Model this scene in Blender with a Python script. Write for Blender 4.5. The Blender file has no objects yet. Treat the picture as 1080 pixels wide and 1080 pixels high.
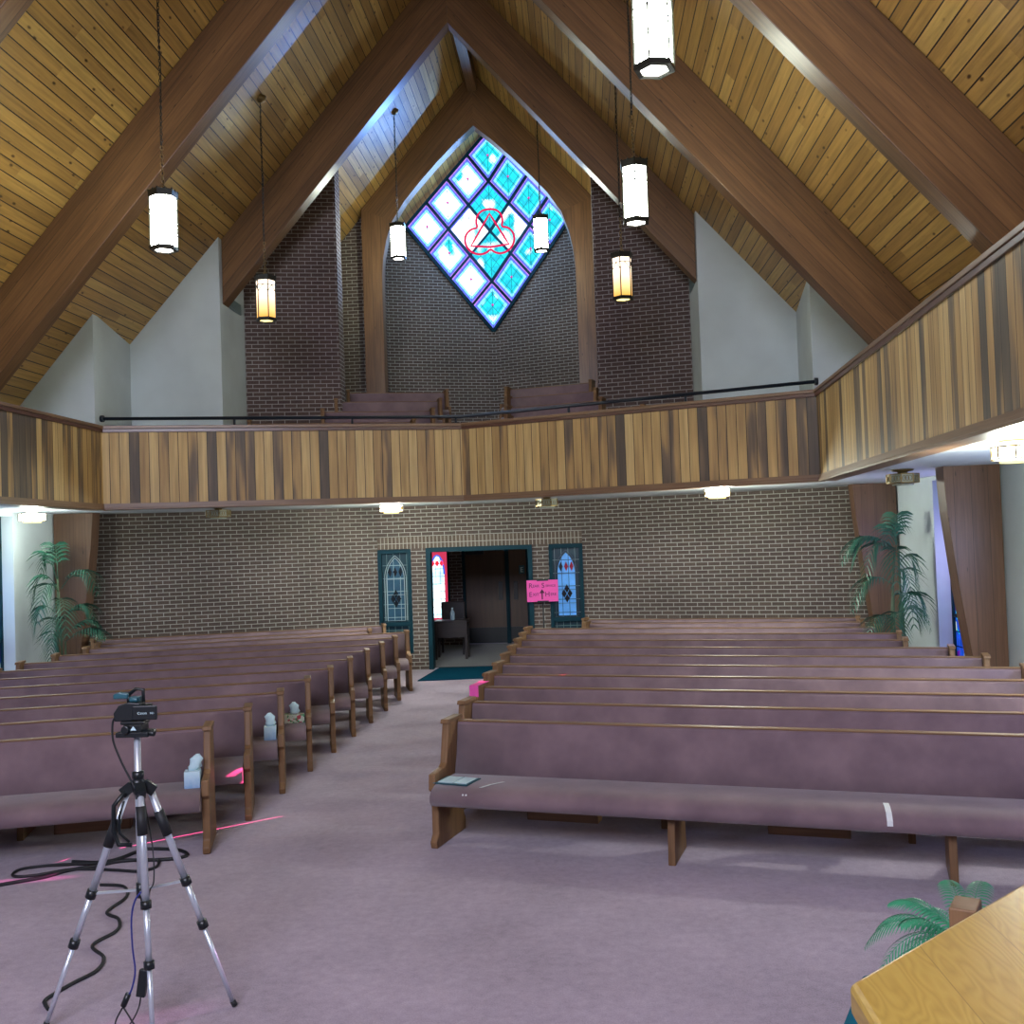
import bpy, bmesh, math, random
from mathutils import Vector as V, Matrix
R = math.radians
rnd = random.Random(7)
scene = bpy.context.scene
COL = scene.collection

# ------------------------------------------------------------------ mesh builder
class MB:
    def __init__(s): s.v = []; s.f = []; s.uv = []; s.mi = []; s.sm = []
    def face(s, pts, g=None, m=0, smooth=False):
        pts = [V(p) for p in pts]
        n = V((0, 0, 0))
        for i in range(len(pts)):
            a, b = pts[i], pts[(i + 1) % len(pts)]
            n += V(((a.y - b.y) * (a.z + b.z), (a.z - b.z) * (a.x + b.x), (a.x - b.x) * (a.y + b.y)))
        if n.length < 1e-12: return
        n.normalize()
        if g is None:
            if abs(n.z) > .9: u = V((1, 0, 0)); w = V((0, 1, 0))
            else: u = V((0, 0, 1)).cross(n).normalized(); w = n.cross(u)
            if u.x + u.y * .5 < 0: u = -u
            if w.z < 0: w = -w
        else:
            u = V(g).normalized(); u = u - n * u.dot(n)
            if u.length < .05: u = V((0, 0, 1)).cross(n); u = u if u.length > .05 else V((1, 0, 0))
            u.normalize(); w = n.cross(u)
        b = len(s.v); s.v += [tuple(p) for p in pts]
        s.f.append(list(range(b, b + len(pts)))); s.uv.append([(p.dot(u), p.dot(w)) for p in pts])
        s.mi.append(m); s.sm.append(smooth)
    def prism(s, poly, ext, g=None, m=0):
        poly = [V(p) for p in poly]; e = V(ext); q = [p + e for p in poly]
        s.face(poly, g, m); s.face(q[::-1], g, m)
        for i in range(len(poly)):
            j = (i + 1) % len(poly); s.face([poly[i], q[i], q[j], poly[j]], g, m)
        return s
    def box(s, x0, x1, y0, y1, z0, z1, g=None, m=0):
        return s.prism([(x0, y0, z0), (x1, y0, z0), (x1, y0, z1), (x0, y0, z1)], (0, y1 - y0, 0), g, m)
    def bar(s, a, b, w, h, g=None, m=0, up=(0, 0, 1)):
        a, b = V(a), V(b); d = (b - a).normalized(); up = V(up)
        x = d.cross(up); x = x if x.length > 1e-4 else d.cross(V((0, 1, 0))); x.normalize(); y = x.cross(d)
        p = [a + x * (i * w / 2) + y * (j * h / 2) for i, j in ((-1, -1), (1, -1), (1, 1), (-1, 1))]
        return s.prism(p, b - a, g or d, m)
    def tube(s, path, r, n=8, closed=False, m=0, rs=None):
        P = [V(p) for p in path]; L = len(P); rings = []; px = None
        for i in range(L):
            if closed: t = P[(i + 1) % L] - P[i - 1]
            else: t = P[min(i + 1, L - 1)] - P[max(i - 1, 0)]
            t.normalize()
            if px is None:
                px = t.cross(V((0, 0, 1))); px = px if px.length > .1 else t.cross(V((0, 1, 0)))
            px = px - t * px.dot(t); px.normalize(); py = t.cross(px)
            rr = rs[i] if rs else r
            rings.append([P[i] + px * (rr * math.cos(2 * math.pi * k / n)) + py * (rr * math.sin(2 * math.pi * k / n)) for k in range(n)])
        for i in range(L if closed else L - 1):
            a, b = rings[i], rings[(i + 1) % L]
            for k in range(n): s.face([a[k], a[(k + 1) % n], b[(k + 1) % n], b[k]], P[(i + 1) % L] - P[i], m, True)
        if not closed: s.face(rings[0][::-1], None, m); s.face(rings[-1], None, m)
        return s
    def lathe(s, prof, c=(0, 0, 0), n=16, m=0, smooth=True, ph=0):
        c = V(c)
        def ring(r, z): return [c + V((r * math.cos(2 * math.pi * k / n + ph), r * math.sin(2 * math.pi * k / n + ph), z)) for k in range(n)]
        for (r0, z0), (r1, z1) in zip(prof, prof[1:]):
            a, b = ring(r0, z0), ring(r1, z1)
            for k in range(n):
                q = [a[k], a[(k + 1) % n], b[(k + 1) % n], b[k]]
                if r0 < 1e-6: q = q[1:]
                elif r1 < 1e-6: q = q[:3]
                s.face(q, None, m, smooth)
        return s
    def build(s, name, mat, parent=None, bevel=0, solid=0):
        me = bpy.data.meshes.new(name); me.from_pydata(s.v, [], s.f)
        ul = me.uv_layers.new(name='UVMap'); k = 0
        for f in s.uv:
            for q in f: ul.data[k].uv = q; k += 1
        for m_ in (mat if isinstance(mat, (list, tuple)) else [mat]): me.materials.append(m_)
        for p, mi, sm in zip(me.polygons, s.mi, s.sm): p.material_index = mi; p.use_smooth = sm
        bm = bmesh.new(); bm.from_mesh(me); bmesh.ops.remove_doubles(bm, verts=bm.verts, dist=1e-5)
        bmesh.ops.recalc_face_normals(bm, faces=bm.faces); bm.to_mesh(me); bm.free()
        o = bpy.data.objects.new(name, me); COL.objects.link(o)
        if parent: o.parent = parent
        if bevel:
            b = o.modifiers.new('b', 'BEVEL'); b.width = bevel; b.segments = 2; b.harden_normals = False; b.limit_method = 'ANGLE'; b.angle_limit = R(40)
        if solid:
            b = o.modifiers.new('s', 'SOLIDIFY'); b.thickness = solid
        return o

def thing(name, label, cat, loc=(0, 0, 0), rz=0, group=None):
    o = bpy.data.objects.new(name, None); COL.objects.link(o); o.location = loc; o.rotation_euler = (0, 0, rz)
    o.empty_display_size = .1
    o['label'] = label; o['category'] = cat
    if group: o['group'] = group
    return o
def tag(o, label, cat, group=None):
    o['label'] = label; o['category'] = cat
    if group: o['group'] = group
    return o
def struct(o): o['kind'] = 'structure'; return o

# ------------------------------------------------------------------ materials
class NT:
    def __init__(s, name):
        s.mat = bpy.data.materials.new(name); s.mat.use_nodes = True; s.t = s.mat.node_tree; s.t.nodes.clear()
        s.out = s.t.nodes.new('ShaderNodeOutputMaterial')
    def n(s, typ, props=None, **inp):
        nd = s.t.nodes.new('ShaderNode' + typ)
        for k, v in (props or {}).items(): setattr(nd, k, v)
        for k, v in inp.items():
            key = int(k[1:]) if k[0] == '_' and k[1:].isdigit() else k.replace('_', ' ')
            s.set(nd.inputs[key], v)
        return nd
    def set(s, sock, v):
        if isinstance(v, bpy.types.NodeSocket): s.t.links.new(v, sock)
        elif isinstance(v, bpy.types.Node): s.t.links.new(v.outputs[0], sock)
        else: sock.default_value = v
    def math(s, op, a, b=0.0, c=0.0):
        nd = s.t.nodes.new('ShaderNodeMath'); nd.operation = op
        for i, q in enumerate((a, b, c)): s.set(nd.inputs[i], q)
        return nd.outputs[0]
    def mix(s, f, a, b, bt='MIX'):
        nd = s.t.nodes.new('ShaderNodeMix'); nd.data_type = 'RGBA'; nd.blend_type = bt
        s.set(nd.inputs[0], f); s.set(nd.inputs[6], a); s.set(nd.inputs[7], b); return nd.outputs[2]
    def ramp(s, f, stops, interp='LINEAR'):
        nd = s.t.nodes.new('ShaderNodeValToRGB'); nd.color_ramp.interpolation = interp
        e = nd.color_ramp.elements
        while len(e) < len(stops): e.new(.5)
        for el, (p, c) in zip(e, stops): el.position = p; el.color = c if len(c) == 4 else (*c, 1)
        s.set(nd.inputs[0], f); return nd.outputs[0]
    def uv(s): return s.n('UVMap').outputs[0]
    def sep(s, v): nd = s.n('SeparateXYZ', _0=v); return nd.outputs
    def comb(s, x=0., y=0., z=0.): return s.n('CombineXYZ', _0=x, _1=y, _2=z).outputs[0]
    def noise(s, vec, scale, detail=3, rough=.5):
        nd = s.n('TexNoise', Vector=vec, Scale=scale, Detail=detail, Roughness=rough); return nd.outputs[0]
    def bsdf(s, col, rough=.6, bump=None, bstr=.3, bdist=.01, metal=0, emi=None, estr=0, spec=.5, sheen=0):
        b = s.n('BsdfPrincipled', Base_Color=col, Roughness=rough, Metallic=metal)
        b.inputs['Specular IOR Level'].default_value = spec
        if sheen: b.inputs['Sheen Weight'].default_value = sheen; b.inputs['Sheen Roughness'].default_value = .5
        if emi is not None: s.set(b.inputs['Emission Color'], emi); s.set(b.inputs['Emission Strength'], estr)
        if bump is not None:
            bp = s.n('Bump', Height=bump, Strength=bstr, Distance=bdist); s.set(b.inputs['Normal'], bp)
        s.t.links.new(b.outputs[0], s.out.inputs[0]); return s.mat

def c4(r, g, b): return (r, g, b, 1)
def srgb(r, g, b):
    f = lambda c: (c / 255 / 12.92) if c / 255 <= .04045 else ((c / 255 + .055) / 1.055) ** 2.4
    return (f(r), f(g), f(b), 1)

def m_plain(name, col, rough=.6, metal=0, ns=0, spec=.5):
    t = NT(name); c = col
    if ns:
        tc = t.n('TexCoord').outputs['Object']; f = t.noise(tc, ns, 4)
        c = t.mix(f, tuple(x * .8 for x in col[:3]) + (1,), tuple(min(1, x * 1.15) for x in col[:3]) + (1,))
    else:
        tc = t.n('TexCoord').outputs['Object']; f = t.noise(tc, 30, 2)
        c = t.mix(f, tuple(x * .93 for x in col[:3]) + (1,), tuple(min(1, x * 1.05) for x in col[:3]) + (1,))
    return t.bsdf(c, rough, metal=metal, spec=spec)

def m_emit(name, col, st):
    t = NT(name); tc = t.n('TexCoord').outputs['Object']; f = t.noise(tc, 12, 2)
    c = t.mix(f, tuple(x * .9 for x in col[:3]) + (1,), col)
    e = t.n('Emission', Color=c, Strength=st); t.t.links.new(e.outputs[0], t.out.inputs[0]); return t.mat

def m_brick(name, c1, c2, mortar, rot=False):
    t = NT(name); uv = t.uv()
    if rot:
        x, y, _ = t.sep(uv); vec = t.comb(y, x)
    else: vec = uv
    b = t.n('TexBrick', Vector=vec, Color1=c1, Color2=c2, Mortar=mortar, Scale=1.0, Mortar_Size=.0065, Mortar_Smooth=.15, Bias=-.1, Brick_Width=.205, Row_Height=.068)
    if rot: b.offset = 0
    f = t.noise(uv, 45, 4); col = t.mix(.35, b.outputs[0], t.mix(f, c4(.02, .015, .012), c4(.26, .2, .17)), 'MIX')
    col = t.mix(b.outputs[1], col, mortar)
    f2 = t.noise(uv, .9, 3); col = t.mix(1.0, col, t.ramp(f2, [(.3, (.8, .8, .8)), (.7, (1.1, 1.1, 1.1))]), 'MULTIPLY')
    h = t.math('SUBTRACT', t.math('MULTIPLY', f, .25), b.outputs[1])
    return t.bsdf(col, .85, h, .6, .006, spec=.25)

def m_boards(name, width, stops, groove=.04, knots=True, grain=(1.2, 26), rough=.45, axis='v', seg=3.2, heart=0.0, gcol=(.02, .012, .008)):
    """boards along one UV direction, their colour picked board by board"""
    t = NT(name); x, y, _ = t.sep(t.uv())
    along, across = (x, y) if axis == 'v' else (y, x)
    q = t.math('DIVIDE', across, width); bid = t.math('FLOOR', q); fr = t.math('FRACT', q)
    off = t.n('TexWhiteNoise', {'noise_dimensions': '1D'}, W=bid).outputs[0]
    sid = t.math('FLOOR', t.math('ADD', t.math('DIVIDE', along, seg), t.math('MULTIPLY', off, 7.0)))
    rn = t.n('TexWhiteNoise', {'noise_dimensions': '2D'}, Vector=t.comb(bid, sid)).outputs[0]
    gv = t.comb(t.math('MULTIPLY', along, grain[0]), t.math('ADD', t.math('MULTIPLY', across, grain[1]), t.math('MULTIPLY', rn, 40.)), t.math('MULTIPLY', bid, 3.3))
    gn = t.noise(gv, 1.0, 5, .6)
    if heart:
        hv = t.comb(t.math('MULTIPLY', along, .9), t.math('MULTIPLY', across, 7.), t.math('MULTIPLY', bid, 9.7))
        hn = t.noise(hv, 1.0, 2, .4)
        rn = t.math('ADD', rn, t.math('MULTIPLY', t.math('SUBTRACT', hn, .5), heart))
    col = t.ramp(rn, stops)
    col = t.mix(.55, col, t.ramp(gn, [(.3, (.45, .42, .4)), (.65, (1.15, 1.12, 1.05))]), 'MULTIPLY')
    if knots:
        kv = t.comb(t.math('MULTIPLY', along, 3.4), t.math('MULTIPLY', across, 7.))
        vo = t.n('TexVoronoi', Vector=kv, Scale=1.0, Randomness=1.0).outputs[0]
        kk = t.ramp(vo, [(.06, (.10, .06, .05)), (.15, (1, 1, 1))]); col = t.mix(.85, col, kk, 'MULTIPLY')
    g = t.math('LESS_THAN', t.math('ABSOLUTE', t.math('SUBTRACT', fr, .5)), .5 - groove)
    col = t.mix(g, (*gcol, 1), col)
    return t.bsdf(col, rough, t.math('ADD', g, t.math('MULTIPLY', gn, .15)), .5, .006)

def m_wood(name, dark, light, rough=.4, grain=(1.5, 35), lam=0, spec=.5, obj=False):
    t = NT(name); x, y, _ = t.sep(t.uv())
    rn = t.n('ObjectInfo').outputs['Random']
    gv = t.comb(t.math('ADD', t.math('MULTIPLY', x, grain[0]), t.math('MULTIPLY', rn, 50.)), t.math('MULTIPLY', y, grain[1]), rn)
    gn = t.noise(gv, 1.0, 5, .6); big = t.noise(t.comb(t.math('MULTIPLY', x, .7), t.math('MULTIPLY', y, 3.), rn), 1.0, 3)
    f = t.math('ADD', t.math('MULTIPLY', gn, .6), t.math('MULTIPLY', big, .4))
    col = t.ramp(f, [(.33, dark[:3]), (.66, light[:3])])
    h = gn
    if lam:
        q = t.math('DIVIDE', y, lam); bid = t.math('FLOOR', q); fr = t.math('FRACT', q)
        wn = t.n('TexWhiteNoise', {'noise_dimensions': '1D'}, W=bid).outputs[0]
        col = t.mix(1.0, col, t.ramp(wn, [(0, (.82, .8, .78)), (1, (1.1, 1.08, 1.05))]), 'MULTIPLY')
        g = t.math('LESS_THAN', fr, .03); col = t.mix(g, col, c4(*[q * .55 for q in dark[:3]]))
        kv = t.comb(t.math('MULTIPLY', x, 2.), t.math('MULTIPLY', y, 9.), rn)
        vo = t.n('TexVoronoi', Vector=kv, Scale=1.0).outputs[0]
        col = t.mix(.8, col, t.ramp(vo, [(.03, (.15, .1, .08)), (.08, (1, 1, 1))]), 'MULTIPLY')
    return t.bsdf(col, rough, h, .12, .004, spec=spec)

def m_fabric(name, dark, light, scale=220, rough=.95, big=3.0):
    t = NT(name); tc = t.n('TexCoord').outputs['Object']; rn = t.n('ObjectInfo').outputs['Random']
    v = t.n('VectorMath', {'operation': 'ADD'}, _0=tc, _1=t.comb(t.math('MULTIPLY', rn, 30.), 0., 0.)).outputs[0]
    f = t.noise(v, scale, 3, .7); g = t.noise(v, big, 3, .6)
    col = t.mix(t.math('ADD', t.math('MULTIPLY', f, .5), t.math('MULTIPLY', g, .5)), dark, light)
    col = t.mix(1.0, col, t.ramp(g, [(.3, (.82, .82, .85)), (.7, (1.12, 1.12, 1.1))]), 'MULTIPLY')
    return t.bsdf(col, rough, f, .35, .003, spec=.15, sheen=.25)

M = {}
M['brick'] = m_brick('brick_brown', c4(.058, .038, .032), c4(.092, .064, .050), c4(.36, .345, .31))
M['brick_red'] = m_brick('brick_dark_red', c4(.056, .029, .028), c4(.085, .050, .043), c4(.33, .31, .30))
M['soldier'] = m_brick('brick_soldier', c4(.09, .06, .045), c4(.15, .11, .08), c4(.40, .37, .32), rot=True)
M['roof'] = m_boards('ceiling_boards', .145, [(0, (.33, .185, .052)), (.5, (.46, .270, .078)), (1, (.56, .36, .115))], .045, seg=3.0)
M['panel'] = m_boards('gallery_boards', .133, [(.08, (.085, .060, .042)), (.24, (.16, .105, .06)), (.36, (.36, .215, .080)), (.65, (.47, .30, .110)), (1, (.56, .39, .17))], .035, knots=False, axis='u', seg=500.0, heart=.95, grain=(1.0, 20), rough=.55)
M['glulam'] = m_wood('arch_timber', c4(.085, .040, .016), c4(.195, .100, .038), .38, lam=.19)
M['post'] = m_wood('post_timber', c4(.10, .05, .028), c4(.18, .095, .055), .4, lam=.19)
M['pewwood'] = m_wood('pew_oak', c4(.12, .062, .028), c4(.25, .14, .065), .5, spec=.3)
M['trimwood'] = m_wood('trim_wood', c4(.12, .062, .032), c4(.22, .125, .065), .35)
M['capwood'] = m_wood('cap_dark_wood', c4(.07, .030, .020), c4(.13, .060, .040), .3)
M['fabric'] = m_fabric('pew_mauve_fabric', c4(.150, .100, .113), c4(.245, .172, .190))
M['white'] = m_plain('painted_plaster', c4(.54, .60, .62), .8, ns=1.5, spec=.2)
M['soffit'] = m_plain('soffit_paint', c4(.70, .74, .76), .7, ns=1.5, spec=.2)
M['teal'] = m_plain('teal_painted_frame', c4(.003, .030, .045), .6, spec=.15)
M['black'] = m_plain('black_plastic', c4(.008, .012, .014), .35)
M['rubber'] = m_plain('black_rubber', c4(.010, .012, .014), .6)
M['alu'] = m_plain('brushed_aluminium', c4(.66, .72, .80), .35, metal=.6)
M['brass'] = m_plain('aged_brass', c4(.25, .17, .07), .35, metal=.9)
M['bronze'] = m_plain('dark_bronze', c4(.03, .03, .025), .4, metal=.6)
M['rail'] = m_plain('navy_painted_pipe', c4(.008, .014, .022), .35)
M['screen'] = m_plain('teal_plastic', c4(.02, .10, .13), .35)
M['tissue'] = m_plain('tissue_paper', c4(.55, .75, .80), .9)
M['tissuebox'] = None
M['pinkpaper'] = m_plain('pink_card', c4(.85, .10, .42), .8)
M['ink'] = m_plain('black_ink', c4(.08, .01, .04), .8)
M['whitepaper'] = m_plain('white_paper', c4(.75, .78, .76), .8)
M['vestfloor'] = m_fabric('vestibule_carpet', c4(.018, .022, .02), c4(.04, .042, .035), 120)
M['matteal'] = m_plain('teal_mat_pile', c4(.001, .035, .065), .95, spec=.05)
M['tealcloth'] = m_plain('teal_cloth', c4(.006, .10, .15), .9, spec=.1)
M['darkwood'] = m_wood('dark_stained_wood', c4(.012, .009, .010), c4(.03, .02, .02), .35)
M['doorwood'] = m_wood('door_veneer', c4(.06, .032, .018), c4(.10, .055, .03), .45, grain=(1.0, 14))
M['oak'] = m_wood('varnished_oak_top', c4(.40, .235, .045), c4(.60, .40, .10), .28, grain=(3., 22))
M['pot'] = m_plain('dark_planter', c4(.01, .014, .018), .5)
M['stem'] = m_plain('palm_stem', c4(.06, .10, .05), .6)
M['vent'] = m_plain('grey_vent_metal', c4(.20, .27, .27), .5)
M['bluecable'] = m_plain('blue_cable', c4(.02, .03, .22), .4)

def m_leaf(name, a, b):
    t = NT(name); tc = t.n('TexCoord').outputs['Object']; f = t.noise(tc, 5, 3)
    col = t.mix(f, a, b); s = t.bsdf(col, .45)
    return s
M['leaf'] = m_leaf('palm_leaf', c4(.004, .045, .028), c4(.02, .14, .08))
M['fern'] = m_leaf('fern_leaf', c4(.008, .11, .05), c4(.05, .36, .18))

def m_carpet():
    t = NT('mauve_carpet'); tc = t.n('TexCoord').outputs['Object']
    f = t.noise(tc, 120, 3, .8); g = t.noise(tc, 1.1, 4, .6); h = t.noise(tc, 16, 5, .75)
    s = t.math('ADD', t.math('MULTIPLY', f, .4), t.math('ADD', t.math('MULTIPLY', g, .3), t.math('MULTIPLY', h, .3)))
    col = t.ramp(s, [(.36, (.20, .152, .192)), (.5, (.33, .26, .325)), (.64, (.45, .36, .44))])
    return t.bsdf(col, .95, f, .5, .004, spec=.1, sheen=.3)
M['carpet'] = m_carpet()
def m_oaktop():
    t = NT('oak_plank_top'); x, y, _ = t.sep(t.uv())
    q = t.math('DIVIDE', y, .115); bid = t.math('FLOOR', q); fr = t.math('FRACT', q)
    wn = t.n('TexWhiteNoise', {'noise_dimensions': '1D'}, W=bid).outputs[0]
    gv = t.comb(t.math('MULTIPLY', x, 2.2), t.math('ADD', t.math('MULTIPLY', y, 11.), t.math('MULTIPLY', wn, 30.)), wn)
    w = t.n('TexNoise', Vector=gv, Scale=1.6, Detail=2.0, Roughness=.5).outputs[0]
    ring = t.math('FRACT', t.math('MULTIPLY', w, 14.)); ring = t.math('ABSOLUTE', t.math('SUBTRACT', ring, .5))
    fine = t.noise(t.comb(t.math('MULTIPLY', x, 8.), t.math('MULTIPLY', y, 160.), 0.), 1.0, 3)
    col = t.ramp(t.math('ADD', t.math('MULTIPLY', ring, .9), t.math('MULTIPLY', fine, .5)), [(.1, (.37, .235, .04)), (.5, (.46, .305, .06)), (.9, (.52, .36, .085))])
    col = t.mix(1.0, col, t.ramp(wn, [(0, (.88, .86, .8)), (1, (1.08, 1.06, 1.0))]), 'MULTIPLY')
    g = t.math('LESS_THAN', fr, .012); col = t.mix(g, col, c4(.25, .15, .03))
    return t.bsdf(col, .3, ring, .05, .002)
M['oaktop'] = m_oaktop()
def m_box():
    t = NT('tissue_carton_print'); tc = t.n('TexCoord').outputs['Object']; f = t.noise(tc, 25, 3)
    z = t.sep(tc)[2]
    c = t.mix(t.math('MULTIPLY', z, 9.), c4(.05, .25, .55), c4(.45, .70, .80)); c = t.mix(t.math('MULTIPLY', f, .5), c, c4(.8, .85, .85)); return t.bsdf(c, .6)
M['carton'] = m_box()
def m_box2():
    t = NT('patterned_carton_print'); tc = t.n('TexCoord').outputs['Object']
    v = t.n('TexVoronoi', Vector=tc, Scale=38.0); c = t.ramp(t.sep(v.outputs[1])[0], [(.25, (.55, .60, .50)), (.5, (.08, .28, .12)), (.75, (.45, .06, .08)), (.9, (.7, .7, .62))], 'CONSTANT'); return t.bsdf(c, .6)
M['carton2'] = m_box2()

# lamps
M['glow'] = m_emit('lit_glass_white', c4(.92, 1, .84), 72)
M['glowmid'] = m_emit('lit_glass_soft', c4(1, .97, .9), 12)
def m_amber():
    t = NT('lit_glass_amber'); z = t.sep(t.n('TexCoord').outputs['Object'])[2]
    f = t.n('MapRange', Value=z); f.inputs[1].default_value = .05; f.inputs[2].default_value = .45
    c = t.mix(f.outputs[0], c4(1, .50, .10), c4(1, .80, .62)); s = t.math('ADD', 1.3, t.math('MULTIPLY', f.outputs[0], 1.6))
    e = t.n('Emission', Color=c, Strength=s); t.t.links.new(e.outputs[0], t.out.inputs[0]); return t.mat
M['amber'] = m_amber()
M['warmbase'] = m_emit('lit_base_disc', c4(1, .85, .35), 2.2)
M['glowlow'] = m_emit('lit_ceiling_glass', c4(.9, 1, .92), 30)
M['offglass'] = m_plain('unlit_frosted_glass', c4(.34, .36, .30), .25)

# ------------------------------------------------------------------ constants of the building
ROOFZ = 11.5; SL = 1.15
def rz_(x): return ROOFZ - SL * abs(x)
CEIL = 2.92
A155 = R(15.5)

# floor
struct(MB().box(-7.2, 7.2, -4.2, 26, -.1, 0).build('floor', M['carpet']))
# roof slopes
for s, nm in ((-1, 'left'), (1, 'right')):
    m = MB(); m.prism([(0, -4.2, ROOFZ), (s * 7.3, -4.2, rz_(7.3)), (s * 7.3, 20.08, rz_(7.3)), (0, 20.08, ROOFZ)], (0, 0, .15), (0, 1, 0))
    m.prism([(0, 20.08, ROOFZ + .22), (s * 3.0, 20.08, rz_(3.0) + .22), (s * 3.0, 23.6, rz_(3.0) + .22), (0, 23.6, ROOFZ + .22)], (0, 0, .15), (0, 1, 0))
    struct(m.build('ceiling_' + nm, M['roof']))
ridge = MB().box(-.09, .09, -4.1, 19.95, 11.08, 11.40, (0, 1, 0)).build('ridge_beam', M['glulam'])
tag(ridge, 'timber ridge beam running along the peak of the vaulted plank ceiling', 'ridge beam')

# white side walls with the slot windows
def slots(s):
    return [(12.75, 14.32), (8.9, 10.3), (5.2, 6.6), (1.5, 2.9)] if s > 0 else [(13.1, 14.72), (8.9, 10.3), (5.2, 6.6), (1.5, 2.9)]
for s, nm in ((-1, 'left'), (1, 'right')):
    m = MB(); y = -4.2
    X0, X1 = s * 6.62, s * 6.78
    for a, b in sorted(slots(s)) + [(17.2, 17.2)]:
        m.box(min(X0, X1), max(X0, X1), y, a, 0, rz_(6.6)); y = b
        if b > a: m.box(min(X0, X1), max(X0, X1), a, b, 2.86, rz_(6.6)); m.box(min(X0, X1), max(X0, X1), a, b, 0, .35)
    struct(m.build('wall_' + nm, M['white']))
    # niche reveals
    k = 0
    for a, b in slots(s):
        k += 1
        m = MB(); x0, x1 = sorted((s * 6.78, s * 7.05))
        m.box(x0, x1, a - .06, a, .3, 2.9); m.box(x0, x1, b, b + .06, .3, 2.9)
        m.box(x0, x1, a, b, .29, .35); m.box(x0, x1, a, b, 2.86, 2.92)
        o = struct(m.build('trim_%d' % (k + (0 if s < 0 else 4)), M['white']))

def m_stained(name, st, lines_u=9., lines_v=9., base=((.15, .02, .45), (.02, .1, .8), (.0, .75, .85), (.8, .95, 1)), scale=5):
    t = NT(name); uv = t.uv(); x, y, _ = t.sep(uv)
    v = t.n('TexVoronoi', Vector=uv, Scale=float(scale)); cr = t.sep(v.outputs[1])[0]
    st_ = [(i / len(base), b) for i, b in enumerate(base)]
    c = t.ramp(cr, st_, 'CONSTANT')
    la = t.math('LESS_THAN', t.math('FRACT', t.math('MULTIPLY', x, lines_u)), .07); lb = t.math('LESS_THAN', t.math('FRACT', t.math('MULTIPLY', y, lines_v)), .07)
    l = t.math('MAXIMUM', la, lb); c = t.mix(l, c, c4(.003, .003, .01))
    n = t.noise(uv, 6, 3); sg = t.math('MULTIPLY', t.math('MULTIPLY', n, 2.0), st)
    e = t.n('Emission', Color=c, Strength=sg); t.t.links.new(e.outputs[0], t.out.inputs[0]); return t.mat
M['slotglass'] = m_stained('slot_stained_glass', .8, 9., 5.)
wn = 0
for s in (-1, 1):
    for a, b in slots(s):
        wn += 1
        x0, x1 = sorted((s * 6.83, s * 6.86))
        w = MB().box(x0, x1, a, b, .35, 2.86).build('window_%d' % wn, M['slotglass']); struct(w)
        f = MB(); xx0, xx1 = sorted((s * 6.80, s * 6.83))
        f.box(xx0, xx1, a, a + .05, .35, 2.86); f.box(xx0, xx1, b - .05, b, .35, 2.86)
        for z in (.35, 1.0, 1.7, 2.4, 2.81): f.box(xx0, xx1, a, b, z, z + .045)
        f.build('window_frame', M['teal'], w)
# solid wall behind the camera, no window in it
m = MB(); m.prism([(-7.2, -4.2, 0), (7.2, -4.2, 0), (7.2, -4.2, rz_(7.2)), (0, -4.2, ROOFZ), (-7.2, -4.2, rz_(7.2))], (0, -.15, 0)); struct(m.build('wall_front', M['white']))

# ---- lower back walls of brick
YB = 18.145; XC = 1.83
def wall_holes(m, x0, x1, z0, z1, holes, y, th, mi=0):
    xs = sorted({x0, x1, *[h[0] for h in holes], *[h[1] for h in holes]}); zs = sorted({z0, z1, *[h[2] for h in holes], *[h[3] for h in holes]})
    for a, b in zip(xs, xs[1:]):
        for c, d in zip(zs, zs[1:]):
            if any(h[0] <= a and b <= h[1] and h[2] <= c and d <= h[3] for h in holes): continue
            m.face([(a, y, c), (b, y, c), (b, y, d), (a, y, d)], None, mi); m.face([(a, y + th, c), (b, y + th, c), (b, y + th, d), (a, y + th, d)], None, mi)
    for h in holes:
        a, b, c, d = h
        m.face([(a, y, c), (a, y + th, c), (a, y + th, d), (a, y, d)]); m.face([(b, y, c), (b, y + th, c), (b, y + th, d), (b, y, d)])
        m.face([(a, y, d), (b, y, d), (b, y + th, d), (a, y + th, d)])
        if c > 0: m.face([(a, y, c), (b, y, c), (b, y + th, c), (a, y + th, c)])
holes = [(-.96, .94, 0, 2.16), (-1.83, -1.23, .30, 2.15), (1.23, 1.83, .30, 2.15)]
m = MB(); wall_holes(m, -XC, XC, 0, 3.1, holes, YB, .22)
wb = struct(m.build('wall_back', M['brick']))
sc_ = MB(); sc_.box(-XC, XC, YB - .006, YB + .03, 2.16, 2.37); sc_.build('soldier_course', M['soldier'], wb)
for s, nm in ((-1, 'left'), (1, 'right')):
    m = MB(); m.prism([(s * XC, YB, 0), (s * 6.9, 16.37, 0), (s * 6.9, 16.37, 3.1), (s * XC, YB, 3.1)], (0, .2, 0), None)
    struct(m.build('wall_back_' + nm, M['brick']))

# ---- vestibule behind the doorway
m = MB(); wall_holes(m, -2.2, 2.2, 0, 2.75, [(-.80, .66, 0, 2.12), (-1.50, -1.11, .55, 2.12)], 22.3, .15)
struct(m.build('wall_vestibule_back', M['brick_red']))
struct(MB().box(-2.35, -2.2, 18.36, 22.45, 0, 2.75).build('wall_vestibule_left', M['brick_red']))
struct(MB().box(2.2, 2.35, 18.36, 22.45, 0, 2.75).build('wall_vestibule_right', M['brick_red']))
struct(MB().box(-2.35, 2.35, 18.37, 22.45, 2.75, 2.85).build('ceiling_vestibule', M['white']))
struct(MB().box(-2.2, 2.2, 18.37, 22.3, .0005, .008).build('floor_vestibule', M['vestfloor']))
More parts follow.
